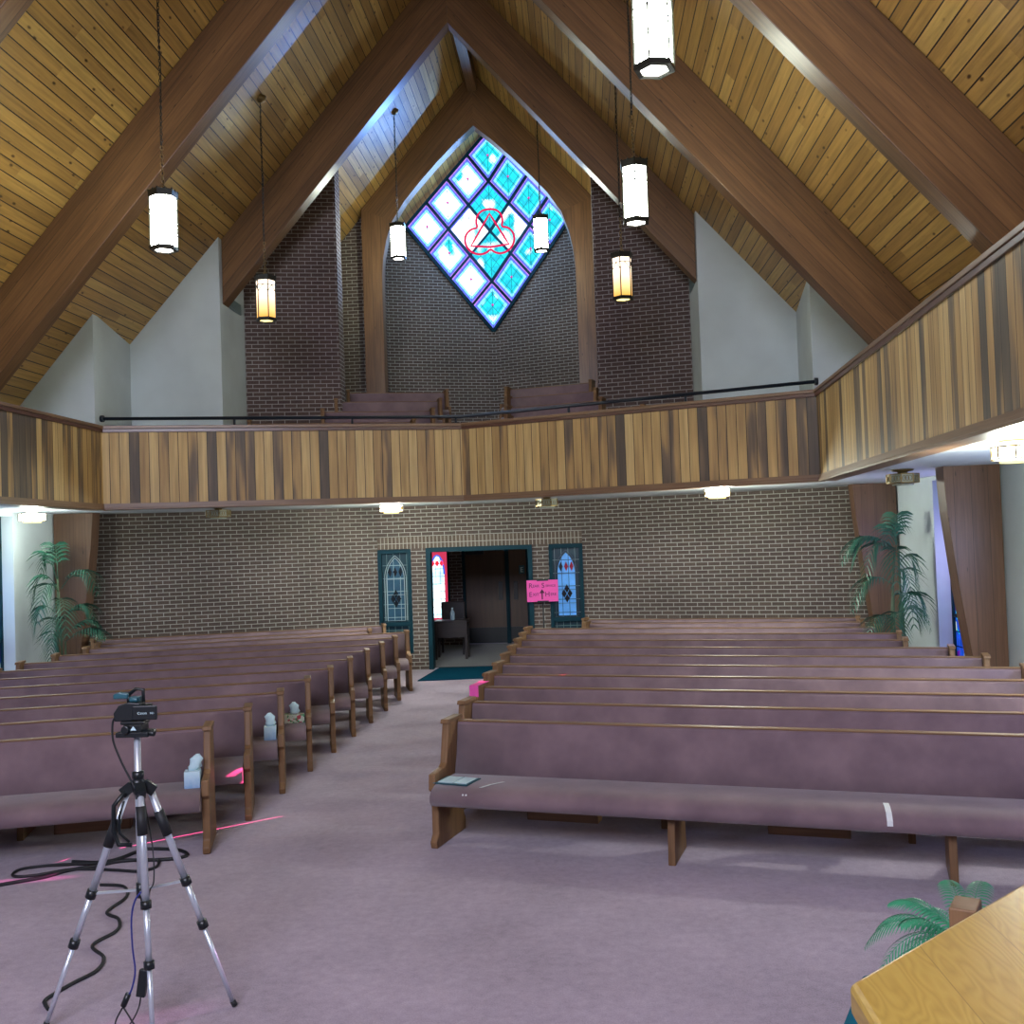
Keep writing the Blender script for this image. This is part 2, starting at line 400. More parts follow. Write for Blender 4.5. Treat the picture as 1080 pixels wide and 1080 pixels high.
# doors at its far side
for i, (a, b) in enumerate(((-.74, .14), (.22, .60))):
    d = struct(MB().box(a, b, 22.36, 22.41, .02, 2.06, (0, 0, 1)).build('door_%d' % (i + 2), M['doorwood']))
    MB().box(a, b, 22.345, 22.36, .02, .36).build('kick_plate', M['black'], d)
    hx = b - .16 if i == 0 else a + .09
    MB().box(hx, hx + .09, 22.33, 22.36, .95, 1.35).build('door_handle', M['black'], d, .005)
    if i == 0: MB().box(a + .02, a + .42, 22.30, 22.36, 1.96, 2.05).build('door_closer', M['black'], d, .01)
df = MB(); df.box(-.80, -.74, 22.28, 22.44, 0, 2.12); df.box(.60, .66, 22.28, 22.44, 0, 2.12); df.box(-.74, .60, 22.28, 22.44, 2.06, 2.12); df.box(.14, .22, 22.28, 22.42, .0, 2.06)
struct(df.build('trim_9', M['teal']))
# stained window on the left of the far doors
M['vestglass'] = m_stained('vestibule_stained_glass', 2.0, 10., 6., ((.75, .95, 1), (.55, .9, 1), (.9, 1, 1), (.5, .75, 1)), 4)
M['redglass'] = m_emit('red_blue_glass_border', c4(.7, .05, .12), 1.0)
M['blueglass'] = m_emit('blue_glass_band', c4(.05, .15, .8), 1.2)
w = struct(MB().box(-1.50, -1.11, 22.40, 22.43, .55, 2.12).build('window_9', M['redglass']))
g = MB(); cx, zt, hw = -1.36, 1.55, .15
arch = [(cx - hw, 22.385, .6), (cx + hw, 22.385, .6), (cx + hw, 22.385, zt)]
arch += [(cx + hw * math.cos(R(a)), 22.385, zt + .42 * math.sin(R(a))) for a in (20, 45, 70, 90, 110, 135, 160)] + [(cx - hw, 22.385, zt)]
g.prism(arch, (0, .012, 0)); g.build('glass_light', M['vestglass'], w)
g = MB()
for a in (arch[2:],):
    for p, q in zip(a, a[1:]): g.bar(p, q, .02, .035)
g.build('arch_band', M['blueglass'], w)
g = MB()
for k in (-1, 0, 1): g.prism([(cx + k * .1, 22.375, 1.72), (cx + k * .1 + .05, 22.375, 1.79), (cx + k * .1, 22.375, 1.86), (cx + k * .1 - .05, 22.375, 1.79)], (0, .008, 0))
g.build('diamond_row', m_emit('bright_red_glass', c4(1, .02, .03), 2.), w)
fr = MB(); fr.box(-1.55, -1.49, 22.27, 22.42, .5, 2.17); fr.box(-1.13, -1.08, 22.27, 22.42, .5, 2.17); fr.box(-1.49, -1.13, 22.27, 22.42, 2.12, 2.17); fr.box(-1.49, -1.13, 22.27, 22.42, .5, .55)
fr.build('window_frame', M['teal'], w)

# doorway frame in the back wall
m = MB(); m.box(-.96, -.88, YB - .03, YB + .23, 0, 2.16); m.box(.86, .94, YB - .03, YB + .23, 0, 2.16); m.box(-.88, .86, YB - .03, YB + .23, 2.08, 2.16)
struct(m.build('trim_10', M['teal'], None, .004))
tag(MB().prism([(-.93, 16.62, 0.001), (.75, 16.80, 0.001), (.80, YB + .1, 0.001), (-.80, YB + .1, 0.001)], (0, 0, .015)).build('door_mat', M['matteal']), 'dark teal floor mat lying in front of the rear doorway', 'mat')

# leaded windows each side of the doorway
def m_lead(name, glass, line, st, lu=8.3, lv=4.3):
    t = NT(name); uv = t.uv(); n = t.noise(uv, 7, 3); c = t.mix(n, tuple(q * .5 for q in glass[:3]) + (1,), glass)
    x, y, _ = t.sep(uv)
    l = t.math('MAXIMUM', t.math('LESS_THAN', t.math('FRACT', t.math('MULTIPLY', x, lu)), .08), t.math('LESS_THAN', t.math('FRACT', t.math('MULTIPLY', y, lv)), .05))
    c = t.mix(l, c, line)
    return t.bsdf(c, .25, emi=c, estr=st)
M['leadL'] = m_lead('leaded_dark_glass', c4(.03, .09, .15), c4(.22, .32, .34), .12)
M['leadR'] = m_lead('leaded_backlit_blue_glass', c4(.10, .33, .75), c4(.01, .03, .08), .55)
M['leadout'] = m_lead('leaded_border_glass', c4(.015, .05, .07), c4(.10, .17, .18), .06)
M['came'] = m_plain('lead_came_pale', c4(.28, .36, .37), .5)
M['camedk'] = m_plain('lead_came_dark', c4(.01, .03, .06), .5)
M['dkglass'] = m_plain('dark_glass_piece', c4(.006, .012, .02), .2)
M['rdglass'] = m_plain('red_glass_piece', c4(.22, .01, .03), .2)
def leaded(x0, x1, nm, glass, came, label_red):
    w = struct(MB().box(x0 + .05, x1 - .05, YB + .07, YB + .085, .34, 2.10).build(nm, M['leadout']))
    f = MB()
    f.box(x0, x0 + .065, YB - .025, YB + .12, .30, 2.15); f.box(x1 - .065, x1, YB - .025, YB + .12, .30, 2.15)
    f.box(x0 + .065, x1 - .065, YB - .025, YB + .12, 2.08, 2.15); f.box(x0 + .065, x1 - .065, YB - .025, YB + .12, .30, .37); f.box(x0 + .065, x1 - .065, YB - .015, YB + .12, .78, .86)
    f.build('window_frame', M['teal'], w, .003)
    cx = (x0 + x1) / 2; hw = .16; sp = 1.62
    def arc(h, top, n=8):
        r = []
        for k in range(n + 1):
            t = R(60) * k / n; r.append((cx + h - 2 * h * math.cos(t), sp + (top - sp) * math.sin(t) / math.sin(R(60))))
        return r
    a = arc(hw, 2.0); pts = a + [(2 * cx - p[0], p[1]) for p in reversed(a[:-1])]
    g = MB(); g.prism([(p[0], YB + .058, p[1]) for p in [(cx - hw, .88)] + pts + [(cx + hw, .88)]], (0, .01, 0)); g.build('arched_light', glass, w)
    c = MB()
    for h, top in ((hw, 2.0), (hw + .035, 2.04)):
        a = arc(h, top); pts = [(cx - h, .88)] + a + [(2 * cx - p[0], p[1]) for p in reversed(a[:-1])] + [(cx + h, .88)]
        for p, q in zip(pts, pts[1:]): c.bar((p[0], YB + .052, p[1]), (q[0], YB + .052, q[1]), .012, .009)
    for z in (.88, 1.1, 1.34, 1.62): c.bar((cx - hw, YB + .052, z), (cx + hw, YB + .052, z), .012, .007)
    c.build('lead_came', came, w)
    d = MB(); 
    for k in (-1, 0, 1): d.prism([(cx + k * .095, YB + .046, 1.66), (cx + k * .095 + .036, YB + .046, 1.75), (cx + k * .095, YB + .046, 1.84), (cx + k * .095 - .036, YB + .046, 1.75)], (0, .008, 0), None, 1 if (label_red and k >= 0) else 0)
    d.build('glass_diamonds', [M['dkglass'], M['rdglass']], w)
    d = MB()
    for ddx, ddz in ((0, .085), (-.05, 0), (.05, 0), (0, -.085)):
        X, Z = cx + ddx, 1.27 + ddz; d.prism([(X, YB + .046, Z - .078), (X + .045, YB + .046, Z), (X, YB + .046, Z + .078), (X - .045, YB + .046, Z)], (0, .008, 0))
    d.build('diamond_cluster', M['dkglass'], w)
leaded(-1.83, -1.23, 'window_10', M['leadL'], M['came'], False)
leaded(1.23, 1.83, 'window_11', M['leadR'], M['camedk'], True)

# ---- gallery slab, its soffit, the parapets
LC = (-4.95, 14.08); RC = (4.97, 13.50); AP = (.05, 15.62)
LF = (-4.80, -4.1); RF = (4.10, -4.1)
slab = [LC, AP, RC, RF, (6.62, -4.1), (6.62, 16.45), (XC, YB), (-XC, YB), (-6.62, 16.45), (-6.62, -4.1), LF]
m = MB(); m.prism([(x, y, CEIL) for x, y in slab], (0, 0, .2)); struct(m.build('ceiling_gallery', M['soffit']))
def lerp2(a, b, t): return (a[0] + (b[0] - a[0]) * t, a[1] + (b[1] - a[1]) * t)
def parapet(segs, label, nm='gallery_parapet'):
    """segs: plan polyline; inner normal is toward the nave"""
    t = thing(nm, label, 'balcony front', (segs[0][0], segs[0][1], CEIL))
    ox, oy = segs[0]
    def strip(d0, d1, z0, z1, mat, name, bev=0):
        m = MB()
        for a, b in zip(segs, segs[1:]):
            A = V((a[0] - ox, a[1] - oy, 0)); B = V((b[0] - ox, b[1] - oy, 0)); d = (B - A).normalized(); n = V((d.y, -d.x, 0))  # toward nave
            m.prism([A + n * d0 + V((0, 0, z0)), B + n * d0 + V((0, 0, z0)), B + n * d0 + V((0, 0, z1)), A + n * d0 + V((0, 0, z1))], n * (d1 - d0), None if 'panel' in name else d)
        return m.build(name, mat, t, bev)
    strip(0, .05, -.02, 1.10, M['panel'], 'board_panel')
    strip(-.07, .085, 1.10, 1.145, M['trimwood'] , 'cap_rail', .006)
    strip(.05, .072, 1.05, 1.10, M['capwood'], 'cap_molding', .004)
    strip(-.16, .07, -.05, -.02, M['trimwood'], 'bottom_rail', .006)
    strip(.05, .062, -.02, .04, M['trimwood'], 'base_strip')
    return t
parapet([LC, AP, RC], 'wide V-shaped wooden gallery front of vertical boards above the rear doorway')
parapet([LF, LC], 'wooden side gallery front of vertical boards over the palm at left')
p = parapet([RC, RF], 'long wooden side gallery front of vertical boards rising toward the upper right')

# pipe rail
t = thing('pipe_rail', 'dark navy pipe handrail running just above the rear gallery front', 'handrail', (AP[0], AP[1], 4.06))
zR = 4.175
ln = lambda a, b: (V((a[0] - AP[0], a[1] - AP[1], zR - 4.06)), V((b[0] - AP[0], b[1] - AP[1], zR - 4.06)))
m = MB(); q = [(LC[0] + .03, LC[1] + .03), (AP[0] - .02, AP[1] + .03), (RC[0] - .03, RC[1] + .03)]
m.tube([V((a[0] - AP[0], a[1] - AP[1], zR - 4.06)) for a in q], .024, 8); m.build('rail', M['rail'], t)
for a, b, fs in ((q[0], q[1], (.35, .68, .985)), (q[2], q[1], (.33, .66))):
    for f in fs:
        x, y = lerp2(a, b, f); MB().tube([(x - AP[0], y - AP[1], 0.0), (x - AP[0], y - AP[1], zR - 4.06)], .018, 8).build('post', M['rail'], t)
for a in (q[0], q[2]): MB().tube([(a[0] - AP[0] - .02, a[1] - AP[1], zR - 4.06), (a[0] - AP[0] + .02, a[1] - AP[1], zR - 4.06)], .05, 12).build('end_flange', M['rail'], t)

# ---- gallery upper walls
for s, nm in ((-1, 'left'), (1, 'right')):
    W = []
    m = MB()
    # face B
    m.prism([(s * 3.74, 15.74, 3.1), (s * 5.18, 15.66, 3.1), (s * 5.18, 15.66, rz_(5.18) - .0), (s * 3.74, 15.74, rz_(3.74))], (0, .14, 0))
    # side return between A and B
    x0, x1 = 5.05, 5.18
    m.prism([(s * x0, 14.30, 3.1), (s * x1, 15.66, 3.1), (s * x1, 15.66, rz_(x1)), (s * x0, 14.30, rz_(x0))], (s * .12, 0, 0))
    # face A
    m.prism([(s * 5.05, 14.16, 3.1), (s * 6.95, 14.16, 3.1), (s * 6.95, 14.16, rz_(6.95)), (s * 5.05, 14.16, rz_(5.05))], (0, .14, 0))
    # inner return
    m.prism([(s * 3.74, 15.74, 3.1), (s * 3.76, 20.0, 3.1), (s * 3.76, 20.0, rz_(3.76)), (s * 3.74, 15.74, rz_(3.74))], (s * .12, 0, 0))
    struct(m.build('wall_gallery_' + nm, M['white']))
    m = MB()
    m.prism([(s * 3.74, 16.92, 3.1), (s * 2.20, 17.25, 3.1), (s * 2.20, 17.25, rz_(2.20)), (s * 3.74, 16.92, rz_(3.74))], (0, .35, 0))
    struct(m.build('wall_pilaster_' + nm, M['brick_red']))
    m = MB()
    m.prism([(s * 3.74, 20.09, 3.1), (s * 2.05, 20.09, 3.1), (s * 2.05, 20.09, rz_(2.05)), (s * 3.74, 20.09, rz_(3.74))], (0, .15, 0))
    struct(m.build('wall_alcove_' + nm, M['brick']))
    m = MB(); T20 = math.tan(R(20)); xo = 2.35
    m.prism([(0, 23.2, 3.1), (s * xo, 23.2 - xo * T20, 3.1), (s * xo, 23.2 - xo * T20, rz_(xo) + .2), (s * 1.84, 23.2 - 1.84 * T20, 9.31), (0, 23.2, 7.02)], (0, .2, 0))
    struct(m.build('wall_apse_' + nm, M['brick']))
    m = MB(); m.prism([(s * 2.3, 20.24, 3.1), (s * 2.3, 22.6, 3.1), (s * 2.3, 22.6, rz_(2.3) + .2), (s * 2.3, 20.24, rz_(2.3) + .2)], (s * .1, 0, 0)); struct(m.build('wall_apse_side_' + nm, M['brick']))
    v = thing('air_vent', 'small grey-green air vent grille on the white gallery wall at ' + nm + ' of the brick', 'vent', (s * 3.735, 16.44, 6.25))
    MB().box(min(0, -s * .012), max(0, -s * .012), -.28, .28, -.09, .09).build('grille_plate', M['vent'], v)
    g = MB()
    for k in range(6): g.box(min(-s * .012, -s * .022), max(-s * .012, -s * .022), -.26, .26, -.075 + k * .028, -.065 + k * .028)
    g.build('louvre', M['vent'], v)

# tiers
k = 0
for ya, z in ((15.95, 3.30), (16.85, 3.58), (17.80, 3.87), (18.75, 4.16)):
    k += 1; xo = 3.72
    m = MB(); yb = 19.8 if k > 3 else 19.8
    c = .277
    if k < 3: pl = [(-xo, ya - c * xo), (0, ya), (xo, ya - c * xo), (xo, 16.95), (2.2, 17.26), (2.2, 19.9), (-2.2, 19.9), (-2.2, 17.26), (-xo, 16.95)]
    else:
        x2 = 2.2; pl = [(-x2, ya - c * x2), (0, ya), (x2, ya - c * x2), (x2, 22.3), (0, 23.1), (-x2, 22.3)]
    m.prism([(x, y, z - .3 if k > 1 else 3.12) for x, y in pl], (0, 0, .3 if k > 1 else z - 3.12)); struct(m.build('floor_gallery_tier_%d' % k, M['carpet']))

# ------------------------------------------------------------------ timber arches
def rafter_poly(s, y, x_in, x_out, top=ROOFZ, low=10.45):
    return [(s * x_in, y, top - .01 - SL * x_in), (s * x_out, y, top - .01 - SL * x_out), (s * x_out, y, low - SL * x_out), (s * x_in, y, low - SL * x_in)]
def arch(y, label, clip=None, th=.26):
    t = thing('timber_arch', label, 'timber arch', (0, y, 0), 0, 'timber roof arches of the nave')
    for s in (-1, 1):
        g = (s, 0, -SL); xo = clip or 6.0
        MB().prism(rafter_poly(s, 0, 0, xo), (0, th, 0), g).build('rafter', M['glulam'], t, .008)
    legs = thing
    for s in (-1, 1):
        pl = [(s * 6.60, 0, 0), (s * 6.60, 0, CEIL if clip else rz_(6.6) - .02)]
        if not clip: pl += [(s * 6.0, 0, rz_(6.0) - .02), (s * 6.0, 0, 10.45 - SL * 6.0)]
        pl += [(s * 5.95, 0, CEIL if clip else 3.2), (s * 5.99, 0, 2.4), (s * 6.09, 0, 1.5), (s * 6.22, 0, .6), (s * 6.27, 0, 0)]
        MB().prism(pl, (0, th, 0), (0, 0, 1)).build('post', M['post'], t, .008)
    return t
arch(15.86, 'timber roof arch in front of the rear gallery, rafters stopping at the white walls', 3.735)
arch(12.0, 'timber roof arch whose rafters come down just before the jogs in the white walls')
arch(8.4, 'timber roof arch nearest the viewer, its rafters cutting both upper corners')
arch(4.75, 'timber roof arch overhead, just above the top edge of the picture')
arch(1.1, 'timber roof arch over the platform, farthest from the diamond window')
# pointed arch in front of the window
inner = [(1.90, 0), (1.90, 3.0), (1.895, 3.4), (1.86, 3.75), (1.79, 4.08), (1.66, 4.45), (1.40, 4.84), (1.10, 5.18), (.75, 5.55), (.36, 5.93), (0, 6.24)]
t = thing('pointed_arch', 'broad pointed timber arch framing the diamond stained glass window', 'timber arch', (0, 19.8, 4.16))
for s in (-1, 1):
    out = [(0, ROOFZ - 4.18), (2.28, rz_(2.28) - 4.18), (2.28, 0)]
    # build as strips so the concave outline triangulates cleanly
    m = MB(); outer = [(2.28, 0), (2.28, 3.0), (2.28, 3.4), (2.28, 3.75), (2.28, 4.08), (2.28, rz_(2.28) - 4.18)] + [(x, rz_(x) - 4.18) for x in (1.9, 1.5, 1.0, .5, 0)]
    for i in range(len(inner) - 1):
        a, b, c, d = inner[i], inner[i + 1], outer[i + 1], outer[i]
        q = [(s * p[0], 0, p[1]) for p in (a, b, c, d)]; q2 = [(p[0], .28, p[2]) for p in q]
        gd = V((b[0] - a[0], 0, b[1] - a[1])); gd = V((s * gd.x, 0, gd.z)) if i > 4 else V((0, 0, 1))
        if i > 4: gd = V((-s, 0, SL))
        m.face(q, gd); m.face(q2, gd); m.face([q[0], q[1], q2[1], q2[0]], gd); m.face([q[3], q[2], q2[2], q2[3]], gd)
    m.build('half_arch', M['glulam'], t)

# ------------------------------------------------------------------ diamond window
CY = 23.2; ZT, ZB_, HW = 11.63, 7.02, 1.84
T20 = math.tan(R(20))
def dw(i, j, off=0):
    x = (i - j) / 4 * HW; z = ZT - (i + j) / 8 * (ZT - ZB_); return V((x, CY - abs(x) * T20 - off, z))
white = {(0, 0): .25, (0, 1): .65, (0, 2): .95, (0, 3): 1, (1, 0): .1, (1, 1): .15, (1, 2): .75, (1, 3): .55, (2, 0): .1, (2, 1): .55, (2, 2): .3, (2, 3): .9, (3, 0): .35, (3, 1): .3, (3, 2): .12, (3, 3): .45}
me_v, me_f, me_c, me_uv = [], [], [], []
from mathutils import noise as mn
N = 16
for (ci, cj), wv in white.items():
    for a in range(N):
        for b in range(N):
            q = [(ci + a / N, cj + b / N), (ci + (a + 1) / N, cj + b / N), (ci + (a + 1) / N, cj + (b + 1) / N), (ci + a / N, cj + (b + 1) / N)]
            u, v = (a + .5) / N, (b + .5) / N
            inner_c = 1 <= ci <= 2 and 1 <= cj <= 2
            # distance to the outer sides of the pane (the middle four form one large diamond)
            eu = min(u, 1 - u); ev = min(v, 1 - v)
            if inner_c: eu = u if ci == 1 else 1 - u; ev = v if cj == 1 else 1 - v
            e = min(eu, ev); side = u > .5 if eu < ev else v > .5
            if e < .055: col = (.50, .20, .85) if not inner_c else (.10, .12, .75)
            elif e < .13 and not inner_c: col = (.10, .16, .85)
            elif e < .2 and not inner_c: col = (.25, .75, .95)
            else:
                nz = mn.noise(V(((ci + u) * 2.3, (cj + v) * 2.3, 4.2))) * .9 + .5
                w = max(0, min(1, (wv - nz) * 4 + .5 + (wv - .5) * 2.2))
                tint = (.02, .62, .72) if mn.noise(V(((ci + u) * 5, (cj + v) * 5, 1.0))) > -.1 else (.02, .48, .62)
                if not inner_c and abs(u - .47) < .035 and abs(v - .47) < .035: col = (.8, .05, .5); w = 0
                else: col = tuple(tint[k] * (1 - w) + (1.2, 1.3, 1.35)[k] * w for k in range(3))
            bb = len(me_v); me_v += [tuple(dw(*p)) for p in q]; me_f.append((bb, bb + 1, bb + 2, bb + 3)); me_c.append(col); me_uv.append(q)
me = bpy.data.meshes.new('window_12'); me.from_pydata(me_v, [], me_f)
ca = me.color_attributes.new('glass', 'FLOAT_COLOR', 'CORNER'); ul = me.uv_layers.new(name='UVMap')
for k, p in enumerate(me.polygons):
    for n_, li in enumerate(p.loop_indices): ca.data[li].color = (*me_c[k], 1); ul.data[li].uv = me_uv[k][n_]
t_ = NT('diamond_stained_glass'); at = t_.n('Attribute', {'attribute_name': 'glass'}).outputs[0]; x, y, _ = t_.sep(t_.uv())
ln_ = lambda s_, k, w_: t_.math('LESS_THAN', t_.math('FRACT', t_.math('ADD', t_.math('MULTIPLY', s_, float(k)), w_ / 2)), w_)
l = t_.math('MAXIMUM', ln_(x, 4, .05), ln_(y, 4, .05))
diag = t_.math('LESS_THAN', t_.math('ABSOLUTE', t_.math('SUBTRACT', t_.math('FRACT', t_.math('ADD', t_.math('SUBTRACT', x, y), .5)), .5)), .012)
l = t_.math('MAXIMUM', l, diag)
cc = t_.mix(t_.math('MULTIPLY', l, .8), at, c4(.01, .03, .08)); e = t_.n('Emission', Color=cc, Strength=1.5); t_.t.links.new(e.outputs[0], t_.out.inputs[0])
me.materials.append(t_.mat)
dwin = bpy.data.objects.new('window_12', me); COL.objects.link(dwin); struct(dwin)
m = MB()
def vbar(i0, j0, i1, j1, w, off):
    pts = [(i0, j0), (i1, j1)]; d0, d1 = i0 - j0, i1 - j1
    if d0 * d1 < 0: f = d0 / (d0 - d1); pts.insert(1, (i0 + (i1 - i0) * f, j0 + (j1 - j0) * f))
    for p, q in zip(pts, pts[1:]):
        a, b = dw(*p, off), dw(*q, off); sg = 1 if (p[0] - p[1] + q[0] - q[1]) > 0 else -1
        m.bar(a, b, w, .05, None, 0, (sg * -.34, -.94, 0)) if False else m.bar(a, b, .05, w, None, 0, (0, 0, 1))
for k in (1, 2, 3): vbar(k, 0, k, 4, .055, .03); vbar(0, k, 4, k, .055, .03)
for k in (0, 4): vbar(k, 0, k, 4, .07, .03); vbar(0, k, 4, k, .07, .03)
m.build('window_frame', M['teal'], dwin)
# emblem: trefoil and triangle in red glass
def onV(x, z, off=.06): return V((x, CY - abs(x) * T20 - off, z))
m = MB(); cz = 9.22
def seg_path(pts):
    r = []
    for p, q in zip(pts, pts[1:] + pts[:1]):
        for k in range(6): r.append(onV(p[0] + (q[0] - p[0]) * k / 6, p[1] + (q[1] - p[1]) * k / 6))
    return r
m.tube(seg_path([(0, cz + .50), (.43, cz - .27), (-.43, cz - .27)]), .024, 6, True)
tre = []; Rl = .30; D = .30
for k in range(3):
    a0 = 90 - 120 * k; cxx, czz = D * math.cos(R(a0)), D * math.sin(R(a0)) + .02
    for q in range(-11, 12): a = a0 - q * 10 * -1 if False else a0 - q * 9.6; tre.append(onV(cxx + Rl * math.cos(R(a0 + q * -9.6 )), cz + czz + Rl * math.sin(R(a0 - q * 9.6 ))))
# order each lobe clockwise
tre = []
for k in range(3):
    a0 = 90 - 120 * k; cxx, czz = D * math.cos(R(a0)), D * math.sin(R(a0))
    for q in range(-12, 13): a = a0 - q * 9.3; tre.append(onV(cxx + Rl * math.cos(R(a)), cz + czz + Rl * math.sin(R(a))))
m.tube(tre, .024, 6, True); m.build('trinity_emblem', m_emit('crimson_glass', c4(.80, .015, .10), 1.1), dwin)

# ------------------------------------------------------------------ pews
def pew(label, loc, s, L, group, z_mid=True, rack=True, name='pew', cat='church pew'):
    """s=+1: body runs to local +x ; s=-1: to local -x. local +y is the back"""
    t = thing(name, label, cat, loc, -s * A155, group)
    end = [(.0, 0), (.56, 0), (.565, .09), (.535, .13), (.53, .86), (.50, .885), (.30, .885), (.275, .86), (.215, .585), (.17, .560), (-.005, .545), (-.015, .43), (.03, .40), (.03, .10), (-.015, .05)]
    th = .055
    for x in (0, L - th):
        MB().prism([(s * x, y, z) for y, z in end], (s * th, 0, 0), (0, 0, 1)).build('end_panel', M['pewwood'], t, .009)
    # cap blocks on ends
    for x in (-.008, L - th - .008):
        MB().prism([(s * x, .255, .868), (s * x, .545, .868), (s * x, .535, .900), (s * x, .27, .900)], (s * (th + .016), 0, 0), (0, 1, 0)).build('end_cap', M['pewwood'], t, .006)
    # seat cushion with rounded front
    sec = [(.42, .41), (.42, .465), (.34, .475), (.05, .480), (-.03, .474), (-.09, .452), (-.125, .415), (-.128, .375), (-.10, .34), (-.05, .325), (.02, .33), (.10, .37), (.30, .39)]
    a, b = s * (th + .004), s * (L - th - .004); m = MB(); n = len(sec); K = max(2, int(L / .8))
    xs = [a + (b - a) * k / K for k in range(K + 1)]
    for x0, x1 in zip(xs, xs[1:]):
        for i in range(n): j = (i + 1) % n; m.face([(x0, *sec[i]), (x1, *sec[i]), (x1, *sec[j]), (x0, *sec[j])], None, 0, True)
    m.face([(a, *p) for p in sec]); m.face([(b, *p) for p in sec[::-1]])
    m.build('seat_cushion', M['fabric'], t)
    # back
    bk = [(.335, .40), (.41, .63), (.445, .835), (.458, .853), (.505, .853), (.475, .63), (.42, .40)]
    m = MB(); n = len(bk)
    for x0, x1 in zip(xs, xs[1:]):
        for i in range(n): j = (i + 1) % n; m.face([(x0, *bk[i]), (x1, *bk[i]), (x1, *bk[j]), (x0, *bk[j])], None, 0, i in (0, 1))
    m.face([(a, *p) for p in bk]); m.face([(b, *p) for p in bk[::-1]]); m.build('backrest', M['fabric'], t)
    MB().prism([(a, .452, .852), (a, .512, .852), (a, .512, .866), (a, .452, .864)], (b - a, 0, 0), (1, 0, 0)).build('top_rail', M['pewwood'], t, .004)
    if z_mid:
        x = 1.76
        while x < L - .8:
            MB().prism([(s * x, 0.0, 0), (s * x, .44, 0), (s * x, .40, .40), (s * x, .10, .37), (s * x, .02, .33)], (s * .05, 0, 0), (0, 0, 1)).build('leg', M['pewwood'], t, .005); x += 1.77
    if rack:
        x = .62; k = 0
        while x + .55 < L - .3:
            m = MB(); m.box(min(s * x, s * (x + .55)), max(s * x, s * (x + .55)), .40, .415, .15, .25, (1, 0, 0)); m.box(min(s * x, s * (x + .55)), max(s * x, s * (x + .55)), .40, .52, .14, .155, (1, 0, 0))
            m.box(min(s * x, s * (x + .02)), max(s * x, s * (x + .02)), .40, .52, .14, .42); m.box(min(s * (x + .53), s * (x + .55)), max(s * (x + .53), s * (x + .55)), .40, .52, .14, .42)
            m.build('book_rack', M['pewwood'], t); x += 1.77; k += 1
    return t
ordn = ['front', 'second', 'third', 'fourth', 'fifth', 'sixth', 'seventh', 'eighth', 'ninth', 'tenth']
Router = [6.05, 6.05, 6.05, 5.62, 5.88, 5.86, 5.83, 5.62, 5.80, 5.80]
Louter = [5.6, 5.6, 5.6, 5.6, 5.5, 5.4, 5.25, 5.42, 5.42, 5.42]
CA = math.cos(A155)
PR, PL = [], []
for k in range(10):
    x, y = .62 + .021 * k, 7.545 + .885 * k
    lab = '%s mauve upholstered pew of the block right of the aisle' % ordn[k] if k else 'front mauve pew right of the aisle, its whole seat in view'
    if k == 2: lab += ', pink sheet on its end'
    if k == 9: lab = 'last full length mauve pew right of the aisle, reaching the aisle'
    PR.append(pew(lab, (x, y, 0), 1, (Router[k] - x) / CA, 'pews right of the aisle', rack=k < 4))
    x, y = -1.02 + .0215 * k, 7.49 + .893 * k
    lab = '%s mauve upholstered pew of the block left of the aisle' % ordn[k] if k else 'front mauve pew left of the aisle, behind the tripod'
    if k == 1: lab += ', pink light on its end'
    if k == 9: lab = 'last full length mauve pew left of the aisle, reaching the aisle'
    PL.append(pew(lab, (x, y, 0), -1, (Louter[k] + x) / CA, 'pews left of the aisle', rack=k < 4))
pew('short mauve pew right of the aisle, second from the brick wall', (1.72, 16.17, 0), 1, 4.1 / CA, 'short rear pews', rack=False)
pew('short mauve pew against the brick wall right of the doorway', (1.70, 16.95, 0), 1, 4.25 / CA, 'short rear pews', rack=False)
pew('short mauve pew left of the aisle, second from the brick wall', (-1.52, 16.05, 0), -1, 4.05 / CA, 'short rear pews', rack=False)
pew('short mauve pew against the brick wall left of the doorway', (-1.47, 16.98, 0), -1, 4.55 / CA, 'short rear pews', rack=False)
GR = 'pews up in the gallery'
for k, (dy, z) in enumerate(((16.0, 3.30), (16.95, 3.58), (17.9, 3.87), (18.85, 4.16))):
    nm = ('lowest', 'second', 'third', 'topmost')[k]
    for s, sd in ((-1, 'left'), (1, 'right')):
        if k == 0:
            pew('%s gallery pew on the %s, half hidden behind the railing' % (nm, sd), (s * .62, dy - .45, z), s, 2.55 if s < 0 else 2.2, GR, False, False)
        else:
            pew('%s gallery pew on the %s, in the row counted upward from the railing' % (nm, sd), ((.62 - .06 * k) if s > 0 else -.44, dy - .5, z), s, 1.65 if s > 0 else 1.85, GR, False, False)

